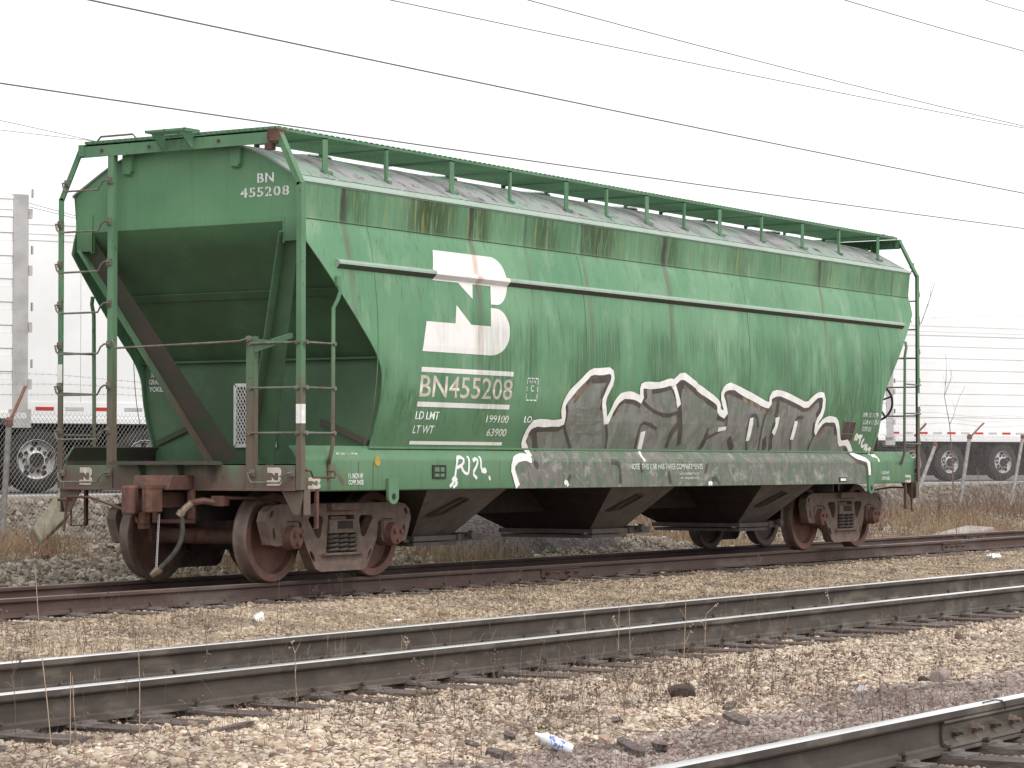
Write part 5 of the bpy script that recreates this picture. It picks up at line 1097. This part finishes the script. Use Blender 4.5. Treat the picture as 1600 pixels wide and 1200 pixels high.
# ------------------------------------------------------------------ debris and plants
def rock_mesh(seed, sc, mat, sub=3, amp=.35, flat=False):
    bm = bmesh.new(); bmesh.ops.create_icosphere(bm, subdivisions=sub, radius=1); r = np.random.default_rng(seed); dirs = r.normal(size=(9,3)); dirs /= np.linalg.norm(dirs, axis=1)[:,None]; cut = r.uniform(.62,.95,9)
    for v in bm.verts:
        p = np.array(v.co); 
        for d, c in zip(dirs, cut):
            e = p@d
            if e > c: p = p-d*(e-c)
        p = p*(1+amp*.12*math.sin(7*p[0]+seed)*math.sin(6*p[1])); v.co = Vector(p*np.array(sc))
    me = bpy.data.meshes.new('rock'); bm.to_mesh(me); bm.free(); me.materials.append(mat); return me
def drop(name, me, u, v, label, cat, lift=0.0, rz=0.0, tilt=(0,0), group=None, y=None):
    p = inv(u, v, 'z', -.22) if y is None else inv(u, v, 'y', y)
    if y is None:
        for _ in range(4): p = inv(u, v, 'z', float(gz(p[0], p[1])))
    o = put(name, me); o.location = (p[0], p[1], (float(gz(p[0], p[1])) if y is None else p[2])+lift); o.rotation_euler = (tilt[0], tilt[1], rz); return tag(o, label, cat, group)
DARKROCK = noisy('dark brown clinker', (0.095,0.07,0.06), (0.06,0.045,0.04), 9, .9, .6, .02)
drop('rock', rock_mesh(3, (.11,.085,.065), DARKROCK), 1066, 1090, 'dark brown lump of clinker on the cream pebbles', 'rock', .03)
drop('rock', rock_mesh(8, (.05,.04,.035), noisy('pale grey stone', (0.45,0.45,0.44),(0.36,0.36,0.36),9,.8,.3)), 1347, 1081, 'pale grey stone lying on the pink ballast edge', 'rock', .015)
drop('rock', rock_mesh(9, (.05,.04,.04), noisy('charred stone', (0.03,0.024,0.022),(0.05,0.04,0.035),12,.9,.5)), 1443, 1069, 'blackened lump against the broken concrete cylinder', 'rock', .02)
m = MB(); m.lathe([(.045,-.14),(.05,-.12),(.052,.12),(.04,.15)], (0,0,0), 'x', 14); drop('concrete_cylinder', m.mesh('concrete_cylinder', noisy('mauve grey concrete',(0.30,0.24,0.225),(0.22,0.18,0.17),9,.9,.5)), 1468, 1066, 'broken mauve grey concrete cylinder lying on pink ballast', 'debris', .035, .25)
# bottle
BS = .86
m = MB(); m.lathe([(.012,-.135),(.013,-.115),(.016,-.112),(.017,-.10),(.034,-.075),(.036,-.05)], (0,0,0), 'x', 18); m.lathe([(.036,.05),(.037,.09),(.030,.105),(.012,.102)], (0,0,0), 'x', 18); bo_ = drop('plastic_bottle', m.mesh('plastic_bottle', noisy('clear white plastic', (0.75,0.76,0.79),(0.62,0.64,0.68),10,.25,.1,spec=.6), True), 868, 1178, 'crumpled plastic water bottle with blue label on the pebbles', 'bottle', .055, -1.0, (0,.42)); bo_.scale = (BS, BS, BS)
m = MB(); m.lathe([(.0365,-.052),(.0375,-.045),(.0365,.0),(.0375,.045),(.0365,.052)], (0,0,0), 'x', 18); put('bottle_label', m.mesh('bottle_label', noisy('blue and white label', (0.70,0.74,0.85),(0.14,0.2,0.52),28,.4,.1,lo=.5,hi=.56), True), bo_, rel=True)
m = MB(); m.lathe([(.031,.092),(.030,.104),(.012,.1035)], (0,0,0), 'x', 14); put('bottle_residue', m.mesh('bottle_residue', noisy('amber residue', (0.5,0.25,0.06),(0.4,0.2,0.06),10,.3,0)), bo_, rel=True)
def bag(seed, sx, sy, sz):
    bm = bmesh.new(); bmesh.ops.create_icosphere(bm, subdivisions=4, radius=1); r = np.random.default_rng(seed); ph = r.uniform(0, 6, 12)
    for v in bm.verts:
        p = np.array(v.co); k = 1+.22*math.sin(3.1*p[0]+ph[0])*math.cos(4.2*p[1]+ph[1])+.13*math.sin(9*p[0]+ph[2]+4*p[2])*math.sin(8*p[1]+ph[3])+.05*math.sin(21*p[1]+ph[4]); p = p*k; v.co = Vector((p[0]*sx, p[1]*sy, max(p[2], -.35)*sz))
    me = bpy.data.meshes.new('bag'); bm.to_mesh(me); bm.free(); me.materials.append(G['plastic']); me.polygons.foreach_set('use_smooth', [True]*len(me.polygons)); return me
drop('plastic_bag', bag(1,.20,.11,.055), 1552, 874, 'white plastic bag flattened beside the rusted track', 'litter', .03, .3)
drop('plastic_bag', bag(2,.075,.05,.06), 405, 970, 'small white crumpled plastic bag on tan gravel beside the air hose end', 'litter', .02, .5)
drop('litter_scrap', bag(3,.055,.03,.012), 622, 969, 'flat white scrap of litter near the bright rail', 'litter', .008)
drop('litter_scrap', bag(5,.045,.04,.03), 352, 884, 'pale blue-white scrap under the car between the wheels', 'litter', .02)
# splintered timber
def plank(seed, L_, w_, h_):
    r = random.Random(seed); rg = []
    for k in range(7):
        x = -L_/2+L_*k/6; tp = 1 if 0 < k < 6 else r.uniform(.3,.7); a = r.uniform(.85,1.1)
        rg.append([(x+r.uniform(-.02,.02), -w_/2*tp*a, -h_/2), (x+r.uniform(-.02,.02), w_/2*tp*a, -h_/2), (x+r.uniform(-.03,.03), w_/2*tp*.9, h_/2*a), (x+r.uniform(-.03,.03), -w_/2*tp, h_/2*a)])
    m = MB(); m.loft(rg); return m.mesh('plank', G['wood'])
for k, (u, v, L_, w_, h_, rz, lb) in enumerate(((1150,1128,.42,.09,.035,.15,'splintered brown plank lying on pink ballast near the clinker lump'),(1140,1106,.3,.06,.03,-.2,'short broken plank leaning on another beside the clinker lump'),(780,1186,.34,.09,.04,.35,'grey splintered plank end by the water bottle'),(735,1165,.28,.05,.02,.3,'thin grey slat half buried in cream pebbles'),(795,1155,.2,.045,.03,.25,'dark brown wood stub above the water bottle'),(885,1098,.13,.05,.04,-.5,'reddish wooden chunk on the cream pebbles'),(960,1128,.36,.08,.02,.05,'flat weathered board among dense dry weeds'),(985,1172,.5,.07,.04,.2,'long rotten timber beside the pink ballast'),(1030,1168,.3,.06,.03,.1,'dark rotten timber touching the pink ballast'),(360,1142,.5,.05,.03,-.35,'thin curved strip of wood near the bright rail'),(880,1190,.3,.05,.02,.05,'dark stick below the water bottle'))):
    drop('plank', plank(k, L_, w_, h_), u, v, lb, 'wood', h_*.45, rz+.55, (random.uniform(-.1,.1), random.uniform(-.05,.05)), 'broken timber in the ballast')
# loose spike standing by the bright rail
m = MB(); m.tube([(0,0,-.03),(.01,0,.09)], .011, 6); m.lathe([(.02,.085),(.022,.10),(.012,.108)], (.008,0,0), 'z', 8); drop('loose_spike', m.mesh('loose_spike', G['rust']), 1232, 1000, 'rusty spike standing upright next to the bright-topped rail', 'spike', 0)
# concrete slab leaning on the bank, slab near the far rail, rubble lumps
m = MB(); P = [V3(62,838,5.2), V3(98,752,5.2), V3(118,790,5.2), V3(82,850,5.2)]
P = [inv(u, v, 'y', y) for u, v, y in ((52,822,5.2),(100,757,5.6),(112,800,5.4),(66,845,5.0))]
nrm = np.cross(P[1]-P[0], P[3]-P[0]); nrm /= np.linalg.norm(nrm); nrm *= np.sign(nrm[1])*.16
m.loft([[tuple(p) for p in P], [tuple(p+nrm) for p in P]]); o = m.build('concrete_slab', G['concrete'], None, bevel=.025); tag(o, 'tilted mossy concrete slab leaning below the big truck wheel', 'slab')
m = MB(); a, b = inv(1462,838,'y',1.9), inv(1532,836,'y',2.2); zt = inv(1530,821,'y',2.2)[2]
m.loft([[(a[0],1.8,-.3),(a[0],2.2,-.3),(a[0],2.2,a[2]-.02),(a[0],1.8,a[2]-.02)], [(b[0],1.9,-.3),(b[0],2.5,-.3),(b[0],2.5,zt),(b[0],1.9,zt-.03)]]); o = m.build('concrete_slab', noisy('pinkish concrete',(0.33,0.285,0.265),(0.24,0.21,0.195),5,.9,.5,c3=(0.4,0.36,0.33)), None, bevel=.03); tag(o, 'pinkish wedge of concrete behind the rusted track past the car', 'slab')
LUMP = noisy('pale broken concrete', (0.42,0.37,0.31), (0.32,0.28,0.23), 6, .9, .5, .02)
for k, (u, v, s_, lb) in enumerate(((176,784,.11,'reddish round stone under the end sill by the fence'),(45,828,.08,'pinkish flat rubble lump beside the leaning slab'),(20,838,.07,'pale rubble lump at the foot of the fence post'),(150,822,.085,'brown concrete lump below the cut lever'),(1450,778,.2,'brown boulder on the bank behind the brake wheel end step'),(1392,812,.16,'pale concrete lump in the grass past the brake wheel end bogie'),(1555,790,.18,'pale stone in brown weeds between two fence posts'),(130,808,.06,'grey rubble lump beside the brown concrete lump'))):
    drop('rubble_lump', rock_mesh(20+k, (s_, s_*.8, s_*.62), LUMP if k not in (0,4) else noisy('brown stone %d' % k, (0.26,0.15,0.11),(0.18,0.12,0.09),6,.9,.4)), u, v, lb, 'rubble', s_*.15, k*.7, (.2*k, .1), None)
# dark shingle heap glimpsed under the car
hp = inv(700, 845, 'y', 4.4); xs_ = np.linspace(-2.3, 2.6, 60); ys_ = np.linspace(-1.1, 1.1, 26); vv = []; 
for yy in ys_:
    for xx in xs_:
        h = .62*max(0, 1-((xx)/(2.3 if xx < 0 else 2.6))**2)**.8*max(0, 1-(yy/1.1)**2); h *= .75+.5*float(vnoise(xx, yy, 2.2, 11)); gx, gy_ = hp[0]+1.3+xx, 4.4+yy
        vv.append((gx, gy_, float(gz(gx, gy_))-.03+h+.05*float(vnoise(xx, yy, 9, 12))*(h > .05)))
n_ = len(xs_); m = MB(); m.add(vv, [(j*n_+i, j*n_+i+1, (j+1)*n_+i+1, (j+1)*n_+i) for j in range(len(ys_)-1) for i in range(n_-1)])
o = m.build('debris_heap', noisy('dark broken shingle', (0.062,0.05,0.048), (0.16,0.14,0.13), 22, .7, .9, .03, lo=.45, hi=.6), None, smooth=False); tag(o, 'heap of dark broken shingles on the bank behind the hopper bays', 'debris')
# cinder block wall stub / rusty tangle left: dead brush
def stalks(name, P, hs, label, mat, rad=.0022, lean=.18, branch=2, seedheads=.0, seed=0, kind='stuff', sides=3, cat=None, group=None):
    r = random.Random(seed); m = MB()
    for p, h in zip(P, hs):
        p = Vector(p); d = Vector((r.gauss(0,lean), r.gauss(0,lean), 1)).normalized(); pts = [p+Vector((0,0,-.02))]
        for k in range(3): d = (d+Vector((r.gauss(0,lean*.5), r.gauss(0,lean*.5), 0))).normalized(); pts.append(pts[-1]+d*(h+.02)/3)
        m.tube(pts, rad, sides, rad*.5)
        for k in range(r.randint(0, branch)):
            a = pts[r.choice([1,2,2,3])]; e = (d+Vector((r.gauss(0,.6), r.gauss(0,.6), r.uniform(.1,.6)))).normalized(); q = a+e*h*r.uniform(.12,.35); m.tube([a, q], rad*.6, sides, rad*.4)
            if r.random() < seedheads:
                for _ in range(4): c = q+Vector((r.gauss(0,.012), r.gauss(0,.012), r.gauss(0,.015))); m.lathe([(.004,-.005),(.008,0),(.004,.006)], c, 'z', 4)
    me = m.mesh(name, mat, False, recalc=False); o = put(name, me); return tag(o, label, cat, group, kind)
G['weed'] = noisy('dry brown stem', (0.10,0.068,0.056), (0.17,0.122,0.095), 30, .85, 0)
G['straw'] = noisy('pale dry stem', (0.42,0.33,0.25), (0.30,0.22,0.165), 30, .85, 0)
G['orangeweed'] = noisy('orange brown dead plant', (0.33,0.14,0.075), (0.23,0.10,0.06), 20, .85, 0)
def thick(n, x0, x1, y0, y1, thr, s=.9, seed=31, fall=18):
    return scatter(n, x0, x1, y0, y1, lambda x, y: off_rails(x, y, .1) & (vnoise(x, y, s, seed)+.3*vnoise(x, y, s*3, seed+1) > thr), 100, 120, fall)
P = thick(9500, -16, 8, -11.3, -7.75, .92); stalks('dry_weeds', P, rng.gamma(4, .027, len(P))+.03, 'thin leafless brown weeds standing in the cream pebbles', G['weed'], .0015, .14, 3, .05, 1)
P = thick(900, -16, 4, -12.0, -10, .6, seed=37); stalks('dry_weeds', P, rng.gamma(4, .022, len(P))+.03, 'sparse leafless brown weeds in the pink ballast', G['weed'], .0018, .12, 2, 0, 2)
P = thick(9000, -10, 32, -5.7, -1.0, .93, s=.8, seed=41, fall=26); stalks('dry_weeds', P, rng.gamma(4, .03, len(P))+.04, 'brown weed stems along the rusted track', G['weed'], .0021, .14, 3, .05, 3)
P = scatter(5000, -16, 10, -11.8, -7.6, lambda x, y: vnoise(x, y, .9, 71) > .38, 100, 120, 15); stalks('twigs', P+np.array([0,0,.028]), rng.gamma(3, .022, len(P))+.02, 'broken brown twigs lying over the cream pebbles', G['weed'], .0032, 2.2, 2, 0, 14)
P = scatter(3000, -9, 26, -5.6, -1.3, lambda x, y: vnoise(x, y, .7, 72) > .5, 100, 120, 22); stalks('twigs', P+np.array([0,0,.03]), rng.gamma(3, .03, len(P))+.03, 'brown plant litter lying over the tan gravel', G['weed'], .0045, 2.2, 2, 0, 15)
P = thick(2500, -10, 20, -8.2, -5.6, .55, s=1.1, seed=47, fall=18); stalks('dry_weeds', P, rng.gamma(4, .025, len(P))+.03, 'wispy stems growing between the bright-topped rails', G['straw'], .0014, .2, 2, 0, 4)
QQ = []
for k, (u, v, n_) in enumerate(((1105,1085,120),(1010,1060,70),(1180,1050,80),(950,1105,70),(830,1130,50),(1290,1040,50),(700,1125,60),(560,1120,50),(330,1150,60),(1480,1000,50),(480,930,60),(200,985,60),(750,930,70))):
    p = inv(u, v, 'z', -.22); Q = np.stack([p[0]+rng.normal(0,.5,n_), p[1]+rng.normal(0,.28,n_)], 1); Q = Q[off_rails(Q[:,0], Q[:,1], .12)]; QQ.append(np.c_[Q, gz(Q[:,0], Q[:,1])])
QQ = np.concatenate(QQ); stalks('weed_thickets', QQ, rng.gamma(4, .032, len(QQ))+.04, 'thickets of branching dry brown weeds among the stones', G['weed'], .0015, .24, 4, .2, 30)
# tall single stalks with seed heads
TALL = [(84,1200,885,'straw'),(25,1160,1000,'weed'),(215,1200,1012,'straw'),(110,1180,1050,'straw'),(120,1150,1055,'straw'),(132,1145,1080,'weed'),(326,1105,1000,'weed'),(430,1035,900,'weed'),(437,1080,1000,'weed'),(463,1110,1020,'straw'),(632,1075,1010,'straw'),(626,1070,1000,'straw'),(710,1112,1050,'weed'),(918,1035,955,'straw'),(965,1035,955,'straw'),(985,1035,950,'straw'),(1303,985,920,'straw'),(1152,1130,1005,'straw'),(1100,1030,960,'straw'),(1309,1125,1035,'weed'),(1376,1105,1050,'weed'),(1190,925,880,'weed'),(500,1130,1075,'weed'),(575,1060,1005,'weed'),(645,1130,1060,'weed'),(1500,905,830,'weed'),(1068,1045,925,'straw')]
for k, (u, v0, v1, mt) in enumerate(TALL):
    p = inv(u, v0, 'z', -.22)
    for _ in range(4): p = inv(u, v0, 'z', float(gz(p[0], p[1])))
    dep = project(p)[2]; h = (v0-v1)*dep/FPX
    near = 'cream pebbles' if v0 > 1125 else ('bright-topped rails' if v0 > 960 else 'rusted track')
    stalks('tall_weed', [tuple(p)], [h], ('pale tall dry weed stalk rising beside the %s' if mt == 'straw' else 'dark tall dry weed stalk rising beside the %s') % near, G[mt], .0032 if mt == 'straw' else .0026, .05, 4, .8 if mt == 'weed' else .25, 60+k, 'thing', 5, 'weed', 'tall dry weed stalks')
# grass and brush on the bank
def blades(name, P, hs, label, mat, wd=.006, lean=.35, seed=5):
    r = np.random.default_rng(seed); n = len(P); a = r.uniform(0, 6.283, n); le = r.normal(0, lean, n); b = r.uniform(0, 6.283, n)
    side = np.stack([np.cos(a), np.sin(a), 0*a], 1)*wd/2; up = np.stack([np.sin(le)*np.cos(b), np.sin(le)*np.sin(b), np.cos(le)], 1)*hs[:,None]; P = np.asarray(P)
    dr = np.stack([np.sin(le)*np.cos(b), np.sin(le)*np.sin(b), -.5*abs(np.sin(le))], 1)*hs[:,None]*.5
    V = np.stack([P-side, P+side, P+up*.6+side*.7, P+up*.6-side*.7, P+up+dr], 1).reshape(-1,3); base = np.arange(n)*5
    F_ = np.concatenate([np.stack([base,base+1,base+2,base+3],1).tolist(), ]).tolist(); T_ = np.stack([base+3,base+2,base+4],1).tolist()
    me = bpy.data.meshes.new(name); me.from_pydata(V.tolist(), [], F_+T_); me.materials.append(mat); o = put(name, me); return tag(o, label, None, None, 'stuff')
G['drygrass'] = noisy('dry tan grass', (0.36,0.27,0.165), (0.25,0.165,0.10), 3, .85, 0, c3=(0.2,0.115,0.075), s3=1.5)
P = scatter(90000, 2, 60, 1.7, 6.3, lambda x, y: vnoise(x, y, .55, 51)+.35*vnoise(x, y, 2, 52)+.18*(x > 14) > .72, 60, 0, 42); blades('dry_grass', P, rng.gamma(5, .05, len(P)), 'dry tan grass on the bank behind the rusted track', G['drygrass'], .008)
P = scatter(14000, -6, 34, -3.6, -1.2, lambda x, y: vnoise(x, y, .8, 55) > .62, 60, 0, 26); blades('dry_grass', P, rng.gamma(4, .016, len(P)), 'short dry grass along the edge of the tan gravel', G['drygrass'], .005)
G['brush'] = noisy('purple brown brush', (0.115,0.08,0.075), (0.19,0.13,0.115), 8, .9, 0)
P = scatter(6000, 18, 60, 3.2, 7.5, lambda x, y: vnoise(x, y, .6, 58) > .5, 60, 0, 55); stalks('dead_brush', P, rng.gamma(5, .085, len(P)), 'tangled dead brush along the foot of the fence', G['brush'], .006, .45, 3, 0, 6)
P = scatter(1500, 0, 18, 3.2, 7.0, lambda x, y: vnoise(x, y, .6, 59) > .5, 60, 0, 40); stalks('dead_brush', P, rng.gamma(5, .05, len(P)), 'scattered dead twigs over the rubble bank', G['brush'], .004, .6, 3, 0, 7)
for k, (u, v, h, lb) in enumerate(((66,912,.55,'orange-brown dead weed clump behind the rusted rails'),(38,900,.3,'low orange-brown dead weed beside the taller clump'),(60,835,.55,'orange-brown dead vine climbing beside the leaning slab'),(35,815,.4,'orange-brown dead vine hanging on the fence wire'))):
    p = inv(u, v, 'z', -.2)
    for _ in range(6): p = inv(u, v, 'z', float(gz(p[0], p[1])))
    Q = [(p[0]+random.gauss(0,.07), p[1]+random.gauss(0,.07), p[2]) for _ in range(16)]; stalks('dead_weed_clump', Q, [h*random.uniform(.5,1.1) for _ in Q], lb, G['orangeweed'], .006, .25, 5, .3, 80+k, 'thing', 4, 'weed')
